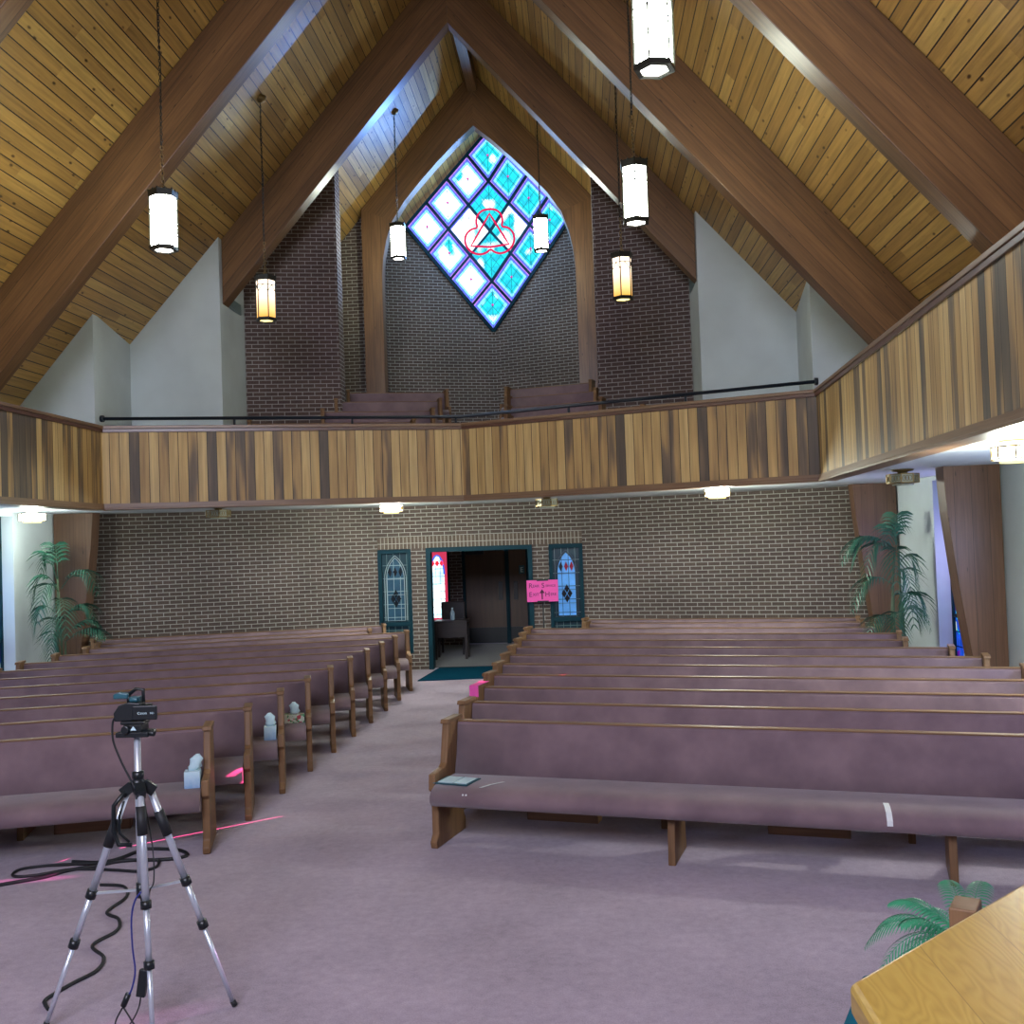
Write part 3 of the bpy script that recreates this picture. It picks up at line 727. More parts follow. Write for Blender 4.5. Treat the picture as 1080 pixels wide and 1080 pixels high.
# things on pews -------------------------------------------------
def rot(px, loc, s, lx, ly, z):
    a = -s * A155; return (loc[0] + lx * math.cos(a) - ly * math.sin(a), loc[1] + lx * math.sin(a) + ly * math.cos(a), z)
def tissue_box(label, p, mat, rz, sx=.115, sy=.11, sz=.125, lean=0):
    t = thing('tissue_box', label, 'tissue box', p, rz, 'tissue boxes left on the pews')
    MB().box(-sx / 2, sx / 2, -sy / 2, sy / 2, 0, sz).build('carton', mat, t, .003)
    m = MB(); n = 10
    pr = [(.03, 0), (.045, .03), (.035, .06), (.045, .09), (.012, .125)]
    for (r0, z0), (r1, z1) in zip(pr, pr[1:]):
        for k in range(n):
            a0, a1 = 2 * math.pi * k / n, 2 * math.pi * (k + 1) / n
            w = lambda a, r, z: (r * (1 + .35 * math.sin(3 * a + z * 40)) * math.cos(a) + lean * z, .45 * r * (1 + .3 * math.sin(4 * a)) * math.sin(a), sz - .004 + z)
            m.face([w(a0, r0, z0), w(a1, r0, z0), w(a1, r1, z1), w(a0, r1, z1)], None, 0, True)
    m.build('tissue', M['tissue'], t, 0, .001); return t
l0 = PL[0].location; l2 = PL[2].location; l3 = PL[3].location
tissue_box('pale blue tissue box on the front left pew, by its aisle end', rot(0, l0, -1, -.125, .12, .478), M['carton'], A155, lean=.35)
tissue_box('pale blue tissue box on the third left pew, tissue standing tall', rot(0, l2, -1, -.125, .16, .478), M['carton'], A155, .11)
tissue_box('flowery patterned tissue box with a wide white tissue on fourth left pew', rot(0, l3, -1, -.17, .16, .478), M['carton2'], A155, .20, .11, .085)
r0 = PR[0].location
fo = thing('open_folder', 'dark green open folder with pale pages on the front right pew', 'folder', rot(0, r0, 1, .20, .10, .482), -A155 - .1)
MB().box(-.15, .13, -.13, .10, 0, .006).build('cover', M['screen'], fo)
MB().box(-.12, -.005, -.105, .08, .006, .010).build('page', M['tissue'], fo); MB().box(.005, .11, -.10, .085, .006, .010).build('page', M['tissue'], fo)
def strip(label, lx, pts, w, tilt=0):
    m = MB(); o = rot(0, r0, 1, lx, 0, 0)
    for (y0, z0), (y1, z1) in zip(pts, pts[1:]):
        d = tilt
        m.prism([(-w / 2 + d * (pts[0][0] - y0), y0, z0), (w / 2 + d * (pts[0][0] - y0), y0, z0), (w / 2 + d * (pts[0][0] - y1), y1, z1), (-w / 2 + d * (pts[0][0] - y1), y1, z1)], (0, -.001, .002))
    ob = m.build('paper_strip', M['whitepaper']); ob.location = o; ob.rotation_euler = (0, 0, -A155); tag(ob, label, 'paper strip')
strip('thin white strip lying on the front right pew seat near the folder', .545, [(.12, .484), (.02, .484), (-.05, .477)], .02, -.7)
strip('white strip stuck over the front edge of the front right pew, far from the aisle', 3.17, [(.04, .486), (-.03, .48), (-.09, .458), (-.128, .415), (-.13, .385)], .035, .12)
m = MB(); m.box(-.02, -.008, -.003, 0, 0, .012); m.box(.004, .016, -.003, 0, 0, .012); ob = m.build('sticker_scrap', M['whitepaper']); ob.location = rot(0, r0, 1, .33, -.118, .43); ob.rotation_euler = (R(-25), 0, -A155)
tag(ob, 'tiny white scrap stuck on the seat front of the front right pew', 'scrap')
# pink sheet over the third right pew's end
r2 = PR[2].location
m = MB(); m.prism([(-.012, .255, .74), (-.012, .545, .86), (-.012, .54, .905), (-.012, .262, .905)], (-.002, 0, 0)); m.box(-.014, .075, .262, .54, .903, .906); m.box(-.014, .075, .248, .2505, .80, .905)
ob = m.build('pink_paper', M['pinkpaper']); ob.location = r2; ob.rotation_euler = (0, 0, -A155); tag(ob, 'bright pink paper folded over the end of the third right pew', 'paper')

# sign on the doorway
t = thing('paper_sign', 'bright pink handwritten sign clipped beside the rear doorway', 'sign', (1.105, 17.98, 1.34))
MB().box(-.275, .275, 0, .006, -.19, .19).build('card', M['pinkpaper'], t)
for z in (-.20, .175): MB().box(-.095, .105, -.012, .018, z, z + .028).build('clip', M['black'], t)
MB().tube([(0, .04, -1.33), (0, .04, .15)], .012, 8).build('stand_pole', M['black'], t)
MB().lathe([(0, 0), (.14, 0), (.14, .015), (.03, .03), (0, .03)], (0, .04, -1.34), 16).build('stand_foot', M['black'], t)
def text(body, size, loc, parent, mat, name='lettering', rotz=0, al='CENTER', ext=.0008, rx=90, off=.0):
    c = bpy.data.curves.new(name, 'FONT'); c.body = body; c.size = size; c.extrude = ext; c.align_x = al; c.offset = off
    o = bpy.data.objects.new(name, c); COL.objects.link(o); o.parent = parent; o.location = loc; o.rotation_euler = (R(rx), 0, rotz); c.materials.append(mat)
    me_ = bpy.data.meshes.new_from_object(o.evaluated_get(bpy.context.evaluated_depsgraph_get())); o2 = bpy.data.objects.new(name, me_); COL.objects.link(o2)
    o2.parent = parent; o2.location = loc; o2.rotation_euler = o.rotation_euler; bpy.data.objects.remove(o); me_.materials.clear(); me_.materials.append(mat); return o2
text('R', .12, (-.205, -.002, .055), t, M['ink']); text('EAR', .065, (-.112, -.002, .065), t, M['ink'])
text('S', .12, (.012, -.002, .055), t, M['ink']); text('ERVICE', .055, (.145, -.002, .068), t, M['ink'])
text('E', .12, (-.21, -.002, -.10), t, M['ink']); text('XIT', .07, (-.118, -.002, -.085), t, M['ink'])
text('H', .12, (.085, -.002, -.10), t, M['ink']); text('ERE', .065, (.19, -.002, -.085), t, M['ink'])
m = MB(); m.bar((-.008, -.002, -.15), (-.008, -.002, -.04), .022, .003, up=(0, 1, 0)); m.prism([(-.055, -.004, -.04), (.04, -.004, -.04), (-.008, -.004, .03)], (0, .003, 0)); m.build('arrow', M['ink'], t)
t = thing('wall_plaque', 'small plaque with a letter at the right of the far vestibule door', 'plaque', (.50, 22.33, 1.60))
MB().box(-.06, .06, 0, .025, -.09, .09).build('plate', M['screen'], t); text('E', .15, (0, -.002, -.055), t, M['tissue'])

# vestibule furniture
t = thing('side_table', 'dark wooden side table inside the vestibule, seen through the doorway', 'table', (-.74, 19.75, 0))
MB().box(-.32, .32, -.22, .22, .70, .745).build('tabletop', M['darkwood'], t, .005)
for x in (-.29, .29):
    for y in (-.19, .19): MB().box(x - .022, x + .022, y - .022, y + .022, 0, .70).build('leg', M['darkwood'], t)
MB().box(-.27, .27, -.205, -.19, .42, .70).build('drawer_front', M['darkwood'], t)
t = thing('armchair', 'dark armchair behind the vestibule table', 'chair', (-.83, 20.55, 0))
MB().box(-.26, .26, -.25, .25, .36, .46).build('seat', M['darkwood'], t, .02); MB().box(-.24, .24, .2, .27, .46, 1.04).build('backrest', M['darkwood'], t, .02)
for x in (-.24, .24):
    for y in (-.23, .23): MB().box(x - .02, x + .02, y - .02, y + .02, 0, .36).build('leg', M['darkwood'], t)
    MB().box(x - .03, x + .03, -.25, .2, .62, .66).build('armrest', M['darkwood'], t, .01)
t = thing('pump_bottle', 'clear plastic bottle standing on the vestibule table', 'bottle', (-.72, 19.72, .745))
MB().lathe([(0, 0), (.042, 0), (.045, .02), (.045, .14), (.02, .19), (.015, .21), (0, .21)]).build('bottle_body', m_plain('pale_clear_plastic', c4(.35, .50, .58), .15), t)
MB().lathe([(0, .21), (.018, .21), (.018, .235), (0, .24)]).build('cap', M['tissue'], t)

# ------------------------------------------------------------------ pendant lanterns
def lantern_meshes():
    n = 6; r = .142; H = .60
    d = {}
    m = MB(); m.lathe([(r - .01, .03), (r - .01, H - .03)], n=n, smooth=False); d['glass_shade'] = m
    m = MB(); m.lathe([(0, .012), (.105, .012), (.105, .024), (0, .024)], n=24); d['base_glass'] = m
    m = MB()
    m.lathe([(.105, .0), (r + .006, .004), (r + .006, .04), (r - .006, .045), (.105, .02), (.105, .0)], n=n, smooth=False)
    for k in range(n):
        a = 2 * math.pi * k / n; x, y = r * math.cos(a), r * math.sin(a); m.bar((x, y, .02), (x, y, H - .02), .012, .012)
        a1 = 2 * math.pi * (k + 1) / n; x1, y1 = r * math.cos(a1), r * math.sin(a1)
        P0, P1 = V((x, y, 0)), V((x1, y1, 0))
        f = lambda t, z: P0.lerp(P1, t) + V((0, 0, z))
        m.bar(f(0, H - .10), f(1, H - .10), .008, .008)
        for tt in ((0, .20, .5, .10), (1, .20, .5, .10)): m.bar(f(tt[0], H - tt[1]), f(tt[2], H - tt[3]), .007, .007)
        m.lathe([(0, -.01), (.010, 0), (0, .01)], (x, y, H - .27), 6)
    d['cage'] = m
    m = MB(); m.lathe([(r - .008, H - .035), (r + .010, H - .035), (r + .016, H + .035), (r + .004, H + .035), (r - .008, H - .035)], n=n, smooth=False)
    m.lathe([(0, H - .01), (r, H - .01), (r, H - .002), (.03, H + .03), (0, H + .03)], n=n, smooth=False)
    for k in range(n * 2):
        a = math.pi * k / n; m.lathe([(0, 0), (.016, 0), (.0, .028)], ((r + .008) * math.cos(a) * (1 if k % 2 == 0 else .87), (r + .008) * math.sin(a) * (1 if k % 2 == 0 else .87), H + .03), 5)
    d['crown'] = m
    m = MB(); m.tube([(.03 * math.cos(q), 0, H + .065 + .035 * math.sin(q)) for q in [2 * math.pi * k / 12 for k in range(12)]], .007, 6, True); d['hanging_ring'] = m
    return d
LM = lantern_meshes()
def dup_mb(name, m, mat, parent, cache={}):
    key = (name, mat.name)
    if key in cache: o = cache[key].copy(); COL.objects.link(o)
    else: o = m.build(name, mat); cache[key] = o
    o.parent = parent; return o
def lantern(x, y, z, glass, label, rz=0.0):
    t = thing('pendant_lantern', label, 'pendant lamp', (x, y, z), rz, 'pendant lanterns hanging from the vaulted ceiling')
    dup_mb('glass_shade', LM['glass_shade'], glass, t); dup_mb('base_glass', LM['base_glass'], M['warmbase'] if glass is not M['glow'] else M['glowmid'], t)
    for nme, mt in (('cage', 'bronze'), ('crown', 'bronze'), ('hanging_ring', 'brass')): dup_mb(nme, LM[nme], M[mt], t)
    zt = rz_(x) - z; z0 = .70; m = MB(); k = 0; zz = z0
    while zz < zt - .06:
        pts = []
        big = zz < z0 + .42
        a_, b_ = (.017, .028) if big else (.010, .022)
        for q in range(8):
            a = 2 * math.pi * q / 8; u, w = a_ * math.cos(a), b_ * math.sin(a); pts.append((u, 0, zz + w) if k % 2 else (0, u, zz + w))
        m.tube(pts, .0055 if big else .0045, 4, True, 0 if big else 1); zz += .045 if big else .036; k += 1
    m.build('chain', [M['brass'], M['bronze']], t)
    m = MB(); m.tube([(.012, 0, .62)] + [(.012 * math.cos(k), .012 * math.sin(k), .62 + (zt - .7) * k / 12) for k in range(1, 12)] + [(0, 0, zt - .03)], .0045, 5); m.build('wire', M['bronze'], t)
    s = -1 if x > 0 else 1
    m = MB(); m.lathe([(0, -.06), (.03, -.055), (.055, -.02), (.06, .0), (0, .0)], (0, 0, zt), 14); m.lathe([(0, -.04), (.075, -.03), (.09, .03), (0, .03)], (0, 0, zt - .0), 14); m.build('ceiling_canopy', M['brass'], t)
ZL = 5.45
lantern(-2.50, 10.55, ZL, M['glow'], 'bright white lantern hanging at far left, nearest lantern on that side', .5)
lantern(-2.50, 14.1, ZL, M['amber'], 'amber-tinted lantern hanging before the left brick pier')
lantern(-1.27, 18.1, 7.36, M['glow'], 'small white lantern hanging left of the diamond window', .5)
lantern(1.30, 18.1, 7.36, M['glow'], 'small white lantern hanging in front of the right of the diamond window', .5)
lantern(2.50, 13.9, ZL, M['amber'], 'amber-tinted lantern hanging before the right brick pier', .3)
lantern(2.49, 10.5, ZL, M['glow'], 'bright white lantern in the middle height of the right row', .5)
lantern(2.43, 7.05, ZL, M['glow'], 'largest lantern, cut by the top edge of the picture', .2)
lantern(-2.50, 7.05, ZL, M['glow'], 'lantern over the left pews near the front, opposite the largest one')

# ------------------------------------------------------------------ ceiling fixtures under the gallery
def fixture(x, y, lit, label):
    t = thing('ceiling_fixture', label, 'ceiling lamp', (x, y, CEIL), 0, 'lit lamps under the gallery' if lit else 'unlit lamps under the gallery')
    MB().lathe([(0, 0), (.13, 0), (.12, -.018), (.06, -.03), (.05, -.055), (0, -.055)], n=16).build('mount_plate', M['brass'], t)
    g = M['glowlow'] if lit else M['offglass']
    MB().lathe([(0, -.06), (.175, -.06), (.175, -.155), (0, -.155)], n=8, smooth=False, ph=R(22.5)).build('glass_drum', g, t)
    m = MB()
    for z in (-.057, -.155): m.lathe([(.17, z - .006), (.188, z - .006), (.188, z + .006), (.17, z + .006), (.17, z - .006)], n=8, smooth=False, ph=R(22.5))
    for k in range(8):
        a = 2 * math.pi * k / 8 + R(22.5); X, Y = .18 * math.cos(a), .18 * math.sin(a); m.bar((X, Y, -.157), (X, Y, -.055), .012, .012)
        a2 = a + 2 * math.pi / 8; P0 = V((X, Y, -.107)); P1 = V((.18 * math.cos(a2), .18 * math.sin(a2), -.107))
        for f in (.25, .5, .75):
            c = P0.lerp(P1, f); dr = (P1 - P0).normalized(); m.tube([c + dr * (.022 * math.cos(q)) + V((0, 0, .03 * math.sin(q))) for q in [2 * math.pi * i / 8 for i in range(8)]], .004, 4, True)
    m.build('brass_band', M['brass'], t)
    MB().lathe([(0, -.185), (.12, -.185), (.125, -.178), (.12, -.172), (0, -.172)], n=16).build('bottom_disc', M['warmbase'] if lit else M['offglass'], t)
    MB().tube([(0, 0, -.18), (0, 0, -.15)], .012, 8).build('finial_stem', M['brass'], t)
    if lit:
        ld = bpy.data.lights.new('lamp', 'POINT'); ld.energy = 170 if lit is True else lit; ld.color = (.93, 1, .88); ld.shadow_soft_size = .12
        lo = bpy.data.objects.new('lamp_light', ld); COL.objects.link(lo); lo.location = (x, y, CEIL - .32)
fixture(-6.03, 14.2, 45, 'lit lamp under the left side gallery by the palm')
fixture(-3.75, 15.45, False, 'unlit lamp under the gallery above the left brick wall')
fixture(-1.15, 15.95, True, 'lit lamp under the gallery just left of the doorway')
fixture(1.30, 15.95, False, 'unlit lamp under the gallery just right of the doorway')
fixture(3.75, 14.6, True, 'lit lamp under the gallery shining on the right brick wall')
fixture(5.62, 12.35, False, 'unlit lamp under the gallery beside the right palm')
fixture(5.35, 8.55, True, 'lit lamp under the right side gallery at the picture edge')

# ------------------------------------------------------------------ palms
def frond(m, base, az, L, rise, droop, leaf=.32, n=15, w=.032, stemr=.006, off=0):
    pts = []; d = V((math.cos(az), math.sin(az), 0))
    for k in range(n + 1):
        t = k / n; pts.append(V(base) + d * (L * t * (.75 + .25 * math.cos(t))) + V((0, 0, rise * math.sin(t * math.pi * .55) - droop * t ** 2.4)))
    m.tube(pts, stemr, 5, rs=[stemr * (1.1 - .8 * k / n) for k in range(n + 1)])
    side = d.cross(V((0, 0, 1)))
    for k in range(3, n + 1):
        t = k / n; p = pts[k]; tan = (pts[k] - pts[k - 1]).normalized(); ll = leaf * math.sin(math.pi * (.18 + .78 * t)) ** .7
        for sg in (-1, 1):
            dd = (side * sg * .72 + tan * .65 + V((0, 0, .12))).normalized()
            q = [p]
            for i in range(1, 4): q.append(p + dd * (ll * i / 3) + V((0, 0, -ll * .62 * (i / 3) ** 2)))
            wd = tan * w
            ws = [.35, 1, .8, .05]
            for i in range(3): m.face([q[i] - wd * ws[i] / 2, q[i] + wd * ws[i] / 2, q[i + 1] + wd * ws[i + 1] / 2, q[i + 1] - wd * ws[i + 1] / 2], None, 0, True)
def palm(x, y, label, fr, stems, pot_r=.2):
    t = thing('potted_palm', label, 'palm plant', (x, y, 0), 0)
    MB().lathe([(0, 0), (pot_r * .75, 0), (pot_r, .32), (pot_r * 1.08, .34), (pot_r * 1.05, .36), (pot_r * .9, .34), (0, .33)], n=20).build('pot', M['pot'], t)
    for a in stems:
        MB().tube(a, .016, 6).build('stem', M['stem'], t)
    for (bx, by, bz, az, L, ri, dr) in fr:
        L *= 1.0 if x > 0 else .97
        if math.cos(R(az)) * x > .3 * abs(x): L *= .6
        m = MB(); frond(m, (bx, by, bz), R(az), L, ri, dr); m.build('frond', M['leaf'], t)
    return t
fl = [(0, 0, 1.75, 200, .75, .45, .75), (.02, -.02, 1.7, 260, .55, .35, .75), (.05, 0, 1.75, 340, .85, .50, .55), (0, .0, 1.9, 130, .35, .75, .45), (-.02, 0, 1.9, 175, .5, .65, .55),
      (.08, -.03, 1.25, 350, .65, .45, .45), (0, -.05, 1.2, 285, .45, .30, .55), (.1, 0, .95, 345, .85, .32, .25), (-.05, -.02, 1.4, 215, .6, .25, .6), (.05, .03, 1.0, 20, .6, .4, .3), (0, 0, 1.05, 250, .35, .15, .55), (.0, -.02, 1.5, 310, .6, .3, .7)]
palm(-6.12, 15.05, 'arching green palm in a pot in the left corner below the gallery', fl,
     [[(-.03, 0, .3), (-.02, 0, .9), (0, 0, 1.9)], [(.03, 0, .3), (.05, -.02, .8), (.02, -.02, 1.7)], [(.06, .02, .3), (.09, 0, .6), (.1, 0, .95)], [(.02, -.04, .3), (.0, -.05, 1.25)]])
fr_ = [(0, 0, 1.85, 205, .60, .42, .75), (0, -.02, 1.8, 255, .45, .40, .80), (.02, 0, 2.0, 60, .35, .60, .35), (.05, 0, 1.7, 330, .50, .35, .70), (-.03, 0, 1.45, 200, .75, .30, .60), (.03, -.05, 1.2, 275, .50, .35, .60),
       (.08, -.03, 1.2, 325, .65, .32, .65), (-.03, -.03, .95, 215, .65, .25, .45), (0, 0, 1.95, 170, .65, .35, .6), (.05, 0, 1.95, 100, .3, .5, .4), (.0, -.03, 1.55, 300, .55, .30, .7), (-.02, -.03, 1.0, 250, .45, .25, .6), (.04, 0, 1.0, 350, .5, .3, .5), (-.04, 0, 2.0, 190, .8, .30, .5)]
palm(6.10, 14.42, 'dark green palm in a dark pot in the right corner below the gallery', fr_,
     [[(-.05, 0, .3), (-.08, 0, .9), (0, 0, 1.9)], [(.03, 0, .3), (.05, -.02, .8), (.05, -.02, 1.9)], [(.06, .02, .3), (.09, 0, .6), (.08, 0, 1.2)], [(-.06, -.04, .3), (-.05, -.05, 1.45)], [(0, -.05, .3), (.02, -.06, .8), (.03, -.05, 1.2)]], .19)

# ------------------------------------------------------------------ tripod and camcorder
TX, TY = -.365, 4.83
t = thing('camera_tripod', 'silver and black camera tripod standing on the carpet at the left', 'tripod', (TX, TY, 0))
hub = V((0, 0, 1.13))
feet = [(V((.385, .17, 0)), (.41, .61), (.09, .20)), (V((.13, -.20, 0)), (.45, .69), (.05, .17)), (V((-.465, -.05, 0)), (.43, .64), (.11, .23))]
br = V((0, 0, .635))
for ft, cl, fm in feet:
    d = (ft - hub); top = hub + d.normalized() * .03 + V((ft.x, ft.y, 0)).normalized() * .045
    dd = ft - top
    lg = MB(); 
    lg.tube([top, top + dd * cl[0]], .0175, 10); lg.tube([top + dd * cl[0], top + dd * cl[1]], .0145, 10); lg.tube([top + dd * cl[1], ft - dd.normalized() * .02], .0115, 10)
    lo = lg.build('leg', M['alu'], t)
    MB().tube([top + dd * fm[0], top + dd * fm[1]], .024, 10).build('foam_grip', M['rubber'], lo)
    for c in cl: MB().tube([top + dd * (c - .015), top + dd * (c + .018)], .025, 10).build('leg_clamp', M['black'], lo)
    MB().tube([ft - dd.normalized() * .035, ft + V((0, 0, .008))], .014, 8).build('rubber_foot', M['rubber'], lo)
    m = MB(); m.bar(br, top + dd * (cl[0] - .0), .016, .010); m.build('brace', M['alu'], t)
MB().tube([(0, 0, .66), (0, 0, 1.37)], .016, 10).build('centre_column', M['alu'], t)
MB().tube([(0, 0, .60), (0, 0, .67)], .022, 10).build('brace_collar', M['black'], t)
m = MB(); m.tube([(.0, 0, .61), (0, 0, .575), (.02, 0, .555), (.03, 0, .57), (.028, 0, .59)], .004, 6); m.build('hook', M['black'], t)
m = MB(); m.lathe([(0, 1.09), (.02, 1.09), (.034, 1.12), (.034, 1.155), (.022, 1.165), (.028, 1.17), (.028, 1.2), (0, 1.205)], n=12)
for a_ in (24, -57, 186): m.bar((.025 * math.cos(R(a_)), .025 * math.sin(R(a_)), 1.135), (.072 * math.cos(R(a_)), .072 * math.sin(R(a_)), 1.10), .045, .05)
m.build('hub', M['black'], t)
m = MB(); m.tube([(-.05, -.04, 1.11), (-.10, -.05, 1.05), (-.105, -.05, .93), (-.08, -.05, .865), (-.02, -.04, .86)], .011, 7); m.tube([(-.05, -.05, 1.07), (-.075, -.05, 1.0), (-.075, -.05, .92), (-.03, -.045, .875)], .006, 6); m.build('carry_handle', M['black'], t)
m = MB(); m.box(-.085, .075, -.05, .05, 1.37, 1.395); m.box(-.05, .04, -.045, .045, 1.395, 1.43); m.tube([(.04, -.02, 1.39), (.10, -.03, 1.385)], .016, 8); m.tube([(-.03, -.07, 1.41), (-.03, .07, 1.41)], .02, 10); m.box(-.065, .05, -.04, .04, 1.43, 1.445)
m.build('pan_head', M['black'], t, .004)
m = MB(); m.prism([(-.01, -.051, 1.405), (.02, -.051, 1.405), (.005, -.051, 1.425)], (0, -.002, 0)); m.build('level_mark', M['tissue'], t)
c = thing('camcorder', 'small black video camera with its flip screen open, on top of the tripod', 'video camera', (TX, TY, 1.446), R(4))
MB().prism([(-.095, -.035, .0), (-.02, -.035, -.0), (.03, -.035, .01), (.03, -.035, .085), (-.03, -.035, .09), (-.075, -.035, .075), (-.10, -.035, .04)], (0, .08, 0)).build('body', M['black'], c, .006)
MB().box(-.005, .115, -.05, -.037, .005, .075).build('flip_screen', M['black'], c, .006)
text('Canon', .017, (.045, -.052, .034), c, M['tissue']); text('HD', .013, (.092, -.052, .034), c, M['tissue'])
MB().tube([(.03, .005, .045), (.07, .005, .045)], .032, 14).build('lens', M['black'], c)
m = MB(); m.prism([(-.105, -.02, .105), (-.035, -.02, .105), (-.03, -.02, .13), (-.08, -.02, .137), (-.105, -.02, .128)], (0, .035, 0)); m.build('microphone_mount', M['screen'], c, .006)
m = MB(); m.tube([(-.04, 0, .12), (.0, 0, .15), (.035, 0, .145), (.035, 0, .085)], .009, 8); m.tube([(-.035, 0, .12), (-.035, 0, .085)], .011, 8); m.build('top_handle', M['black'], c)
m = MB(); m.box(-.03, .02, -.01, .03, .09, .112); m.tube([(-.02, -.02, .10), (.015, -.02, .10)], .012, 8); m.build('accessory_shoe', M['screen'], c, .003)

def smooth_path(P, n=6):
    P = [V(p) for p in P]; r = []
    for i in range(len(P) - 1):
        p0, p1, p2, p3 = P[max(i - 1, 0)], P[i], P[i + 1], P[min(i + 2, len(P) - 1)]
        for k in range(n):
            u = k / n; r.append(.5 * ((2 * p1) + (p2 - p0) * u + (2 * p0 - 5 * p1 + 4 * p2 - p3) * u * u + (3 * p1 - p0 - 3 * p2 + p3) * u ** 3))
    return r + [P[-1]]
def cable(pts, r, mat, label, name='cable'):
    return tag(MB().tube(smooth_path(pts), r, 6).build(name, mat), label, 'cable')
cable([(-1.532, 6.803, .012), (-1.351, 6.763, .012), (-1.238, 6.554, .012), (-1.24, 6.286, .012), (-1.112, 6.17, .012), (-1.034, 5.981, .012), (-1.074, 5.757, .012), (-.929, 5.591, .012), (-.882, 5.414, .012), (-.937, 5.249, .012), (-.978, 5.075, .012), (-.953, 5.012, .012), (-.909, 4.96, .012)], .010, M['rubber'], 'black cable snaking over the carpet to the left tripod foot', 'floor_cable')
cable([(-2.5, 6.6, .012), (-2.25, 6.826, .012), (-2.029, 6.97, .012), (-1.911, 7.123, .012), (-1.732, 7.233, .012), (-1.65, 7.30, .014), (-1.532, 7.33, .014), (-1.339, 7.33, .014), (-1.215, 7.37, .012), (-1.18, 7.45, .012), (-1.285, 7.56, .012), (-1.436, 7.60, .012), (-1.571, 7.60, .012), (-1.612, 7.50, .014), (-1.662, 7.36, .016), (-1.765, 7.28, .016), (-1.99, 7.32, .012)], .013, M['rubber'], 'thick black cable looping on the carpet in front of the left front pew', 'floor_cable')
cable([(-1.744, 7.25, .022), (-1.98, 7.24, .018), (-2.17, 7.228, .012), (-2.29, 7.163, .012), (-2.292, 7.056, .012), (-2.229, 7.0, .012), (-2.093, 7.03, .012), (-1.923, 7.13, .014), (-1.74, 7.14, .012), (-1.549, 7.108, .012), (-1.383, 7.078, .012), (-1.299, 7.167, .012), (-1.326, 7.287, .022)], .010, M['rubber'], 'thin black cable circling the pink light patch at the left edge', 'floor_cable')
t = thing('blue_cable', 'blue cable hanging down beside the front tripod leg', 'cable', (0, 0, 0))
MB().tube(smooth_path([(-.303, 4.74, .671), (-.341, 4.72, .63), (-.364, 4.72, .545), (-.363, 4.72, .406), (-.353, 4.72, .297), (-.371, 4.72, .213), (-.393, 4.72, .174)]), .0045, 6).build('cord', M['bluecable'], t)
m = MB(); m.tube([(-.388, 4.72, .19), (-.412, 4.715, .135)], .014, 8); m.build('plug', M['black'], t)
m = MB(); m.tube(smooth_path([(-.414, 4.715, .13), (-.44, 4.70, .08), (-.45, 4.66, .02), (-.50, 4.5, .006)]), .004, 6); m.tube(smooth_path([(-.412, 4.715, .13), (-.37, 4.70, .08), (-.33, 4.68, .03), (-.30, 4.55, .006)]), .004, 6); m.build('split_cord', M['rubber'], t)
t = thing('adapter_cable', 'black cable with a rectangular power adapter hanging beside the tripod', 'cable', (0, 0, 0))
MB().tube(smooth_path([(-.36, 4.86, 1.10), (-.29, 4.80, .85), (-.27, 4.76, .70), (-.285, 4.74, .646), (-.296, 4.74, .475), (-.31, 4.74, .32), (-.317, 4.74, .29)]), .0035, 6).build('cord', M['rubber'], t)
m = MB(); m.bar((-.317, 4.74, .295), (-.335, 4.735, .17), .042, .026, None, 0, (0, 1, 0)); m.build('power_adapter', M['black'], t, .004)
m = MB(); m.tube(smooth_path([(-.336, 4.735, .17), (-.345, 4.73, .12), (-.375, 4.71, .06), (-.42, 4.62, .008), (-.5, 4.45, .006)]), .0035, 6); m.build('lower_cord', M['rubber'], t)
cable([(-.45, 4.80, 1.474), (-.47, 4.80, 1.44), (-.47, 4.80, 1.356), (-.435, 4.80, 1.26), (-.40, 4.80, 1.188), (-.36, 4.79, 1.12)], .005, M['rubber'], 'thin black lead curving from the video camera down to the tripod top', 'camera_lead')

# ------------------------------------------------------------------ pulpit, plant stand with fern, teal stand
m = MB().box(-6.6, 6.6, -4.1, 2.72, 0, .75); struct(m.build('floor_platform', M['carpet']))
t = thing('pulpit', 'yellow varnished oak pulpit desk with a slanting front corner, cut by the lower right edge', 'pulpit', (2.094, 1.233, .75))
tp = [(0, 0), (.72, .717), (1.4, .717), (1.4, -.75), (0, -.75)]
MB().prism([(x, y, .93) for x, y in tp], (0, 0, .04), (0, 1, 0)).build('desk_top', M['oaktop'], t, .008)
MB().prism([(x, y, 0) for x, y in [(.10, -.03), (.76, .62), (1.3, .62), (1.3, -.65), (.10, -.65)]], (0, 0, .93), (0, 0, 1)).build('pulpit_body', M['pewwood'], t, .01)
t = thing('draped_stand', 'teal covered low stand just in front of the oak pulpit', 'stand', (2.45, 2.35, .75))
MB().prism([(.005, .27, 0), (.40, .34, 0), (.40, -.28, 0), (-.235, -.28, 0)], (0, 0, .40)).build('teal_cover', M['tealcloth'], t, .02)
t = thing('rail_post', 'square-topped wooden post rising behind the pulpit edge beside the fern', 'wooden post', (2.50, 2.005, .75), R(-28))
MB().box(-.024, .024, -.038, .038, 0, .785, (0, 0, 1)).build('post_shaft', M['pewwood'], t, .003)
t = thing('potted_fern', 'bright green fern behind the upper edge of the oak pulpit', 'fern', (2.60, 2.28, 1.16))
MB().lathe([(0, 0), (.07, 0), (.095, .15), (.10, .16), (.085, .15), (0, .14)], n=18).build('pot', M['pot'], t)
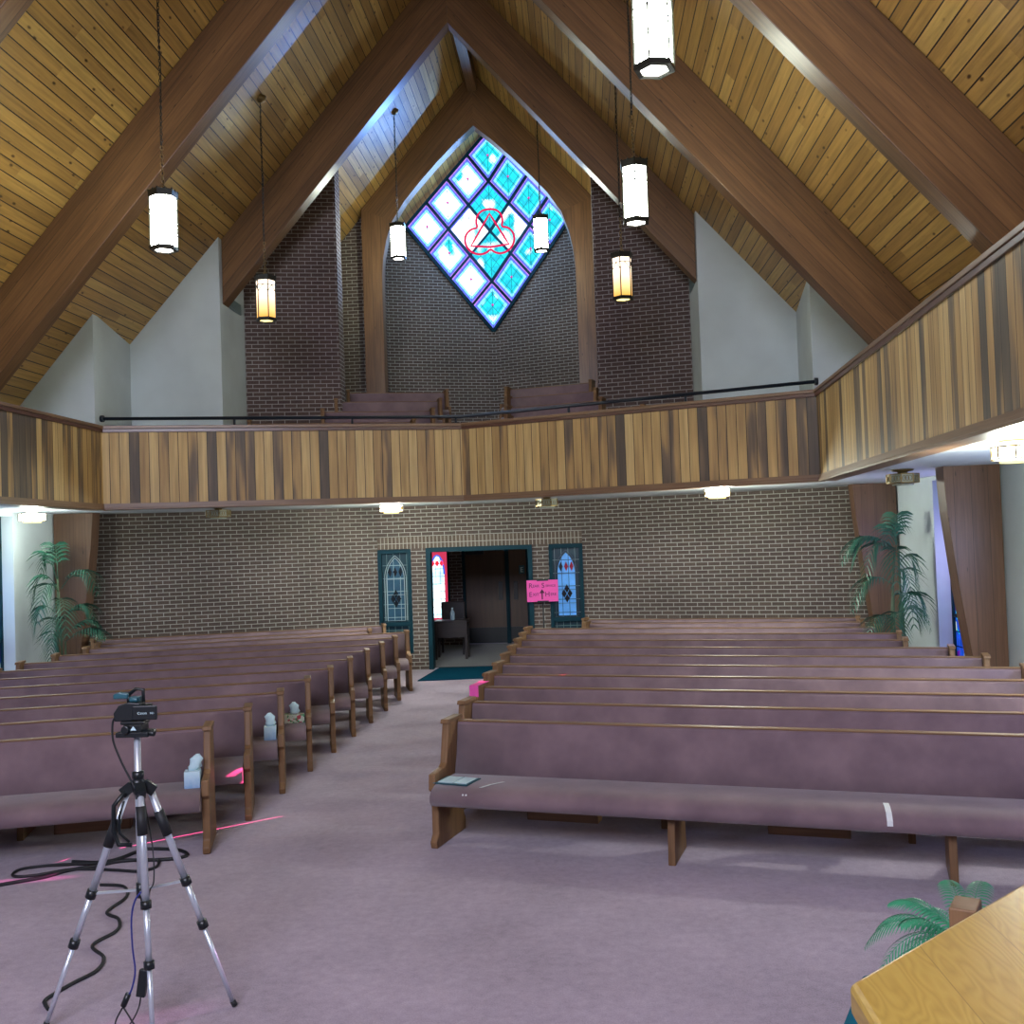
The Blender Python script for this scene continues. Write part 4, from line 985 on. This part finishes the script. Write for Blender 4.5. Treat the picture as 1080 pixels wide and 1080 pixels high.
for az, L, ri, dr, bz in [(170, .25, .15, .12, .19), (195, .22, .10, .10, .17), (215, .24, .05, .13, .15), (150, .19, .14, .03, .2), (235, .20, .08, .12, .16), (125, .2, .16, .04, .18), (60, .24, .18, .05, .2), (20, .26, .17, .08, .2), (85, .2, .17, .03, .2), (260, .18, .10, .10, .15), (185, .17, .15, .03, .18), (205, .20, .12, .06, .18), (178, .22, .10, .14, .16), (225, .16, .12, .05, .17), (160, .22, .16, .08, .18), (192, .25, .13, .15, .19), (110, .17, .13, .05, .18), (45, .2, .15, .06, .18), (340, .2, .12, .1, .18)]:
    m = MB(); frond(m, (0, 0, bz), R(az), L * .95, ri * .55, dr * .8, .045, 24, .0048, .0015); m.build('frond', M['fern'], t)

# ------------------------------------------------------------------ lights
def area(name, loc, target, sx, sy, power, color, spread=180, ):
    ld = bpy.data.lights.new(name, 'AREA'); ld.shape = 'RECTANGLE'; ld.size = sx; ld.size_y = sy; ld.energy = power; ld.color = color; ld.spread = R(spread)
    o = bpy.data.objects.new(name, ld); COL.objects.link(o); o.location = loc
    d = (V(target) - V(loc)); o.rotation_euler = d.to_track_quat('-Z', 'Y').to_euler(); return o
area('chancel_fill', (0, -3.9, 6.0), (0, 6, 3.0), 4.5, 4.5, 1500, (.76, .78, 1))  # added fill from behind the camera, no window modelled there
def point(loc, e, col, rad=.3):
    ld = bpy.data.lights.new('window_light', 'POINT'); ld.energy = e; ld.color = col; ld.shadow_soft_size = rad
    o = bpy.data.objects.new('window_light', ld); COL.objects.link(o); o.location = loc
point((0, 22.0, 9.2), 170, (.30, .55, 1), .8)
point((6.70, 13.5, 1.9), 30, (.50, .45, 1), .1); point((-6.70, 13.9, 1.7), 18, (.35, .55, 1), .1)
point((6.70, 9.6, 1.9), 60, (.42, .55, 1), .1); point((-6.70, 9.6, 1.7), 45, (.45, .55, 1), .1)
point((6.70, 5.9, 1.9), 50, (.55, .50, 1), .1); point((-6.70, 5.9, 1.7), 25, (.45, .55, 1), .1)
point((.9, 20.4, 2.5), 6, (1, .8, .6), .15)  # added warm fill to brighten the vestibule
def spot(loc, target, ang, squeeze, e, col):
    ld = bpy.data.lights.new('sun_through_glass', 'SPOT'); ld.energy = e; ld.color = col; ld.shadow_soft_size = .005; ld.spot_size = R(ang); ld.spot_blend = .9 if ang < 3 else .25
    o = bpy.data.objects.new('sun_through_glass', ld); COL.objects.link(o); o.location = loc
    o.rotation_euler = (V(target) - V(loc)).to_track_quat('-Z', 'Y').to_euler(); o.scale = (squeeze, 1, 1)
spot((6.60, 14.625, 2.75), (-1.02, 8.295, .15), 4.6, .06, 80000, (1, .07, .30))
spot((1.1, 21.6, 8.7), (-1.9, 17.9, 9.2), 62, 1, 900, (.16, .38, 1))
spot((6.60, 8.95, 2.7), (-2.25, 6.92, 0), 2.0, .5, 8000, (1, .10, .5))
spot((6.60, 9.5, 2.7), (-.50, 4.75, 0), 2.6, .8, 1500, (1, .25, .75))

world = bpy.data.worlds.new('world'); scene.world = world; world.use_nodes = True
world.node_tree.nodes['Background'].inputs[0].default_value = (.45, .55, .8, 1); world.node_tree.nodes['Background'].inputs[1].default_value = .25

# ------------------------------------------------------------------ camera
cam = bpy.data.cameras.new('camera'); co = bpy.data.objects.new('camera', cam); COL.objects.link(co)
cam.sensor_width = 36; cam.lens = 36; cam.clip_start = .05; cam.clip_end = 100
rX = V((0.99717818, 0.06649832, -0.03483756)); uX = V((0.03656486, -0.02493687, 0.9990201)); bX = -V((-0.06556442, 0.99747487, 0.02729801))
mt = Matrix(((rX.x, uX.x, bX.x, 1.8), (rX.y, uX.y, bX.y, 0), (rX.z, uX.z, bX.z, 2.25), (0, 0, 0, 1)))
co.matrix_world = mt; scene.camera = co
scene.view_settings.view_transform = 'Standard'; scene.view_settings.look = 'None'; scene.view_settings.gamma = 1; scene.view_settings.exposure = 0.0
scene.view_settings.use_curve_mapping = False
scene.cycles.max_bounces = 7; scene.cycles.diffuse_bounces = 4; scene.cycles.use_denoising = True; scene.cycles.sample_clamp_indirect = 6
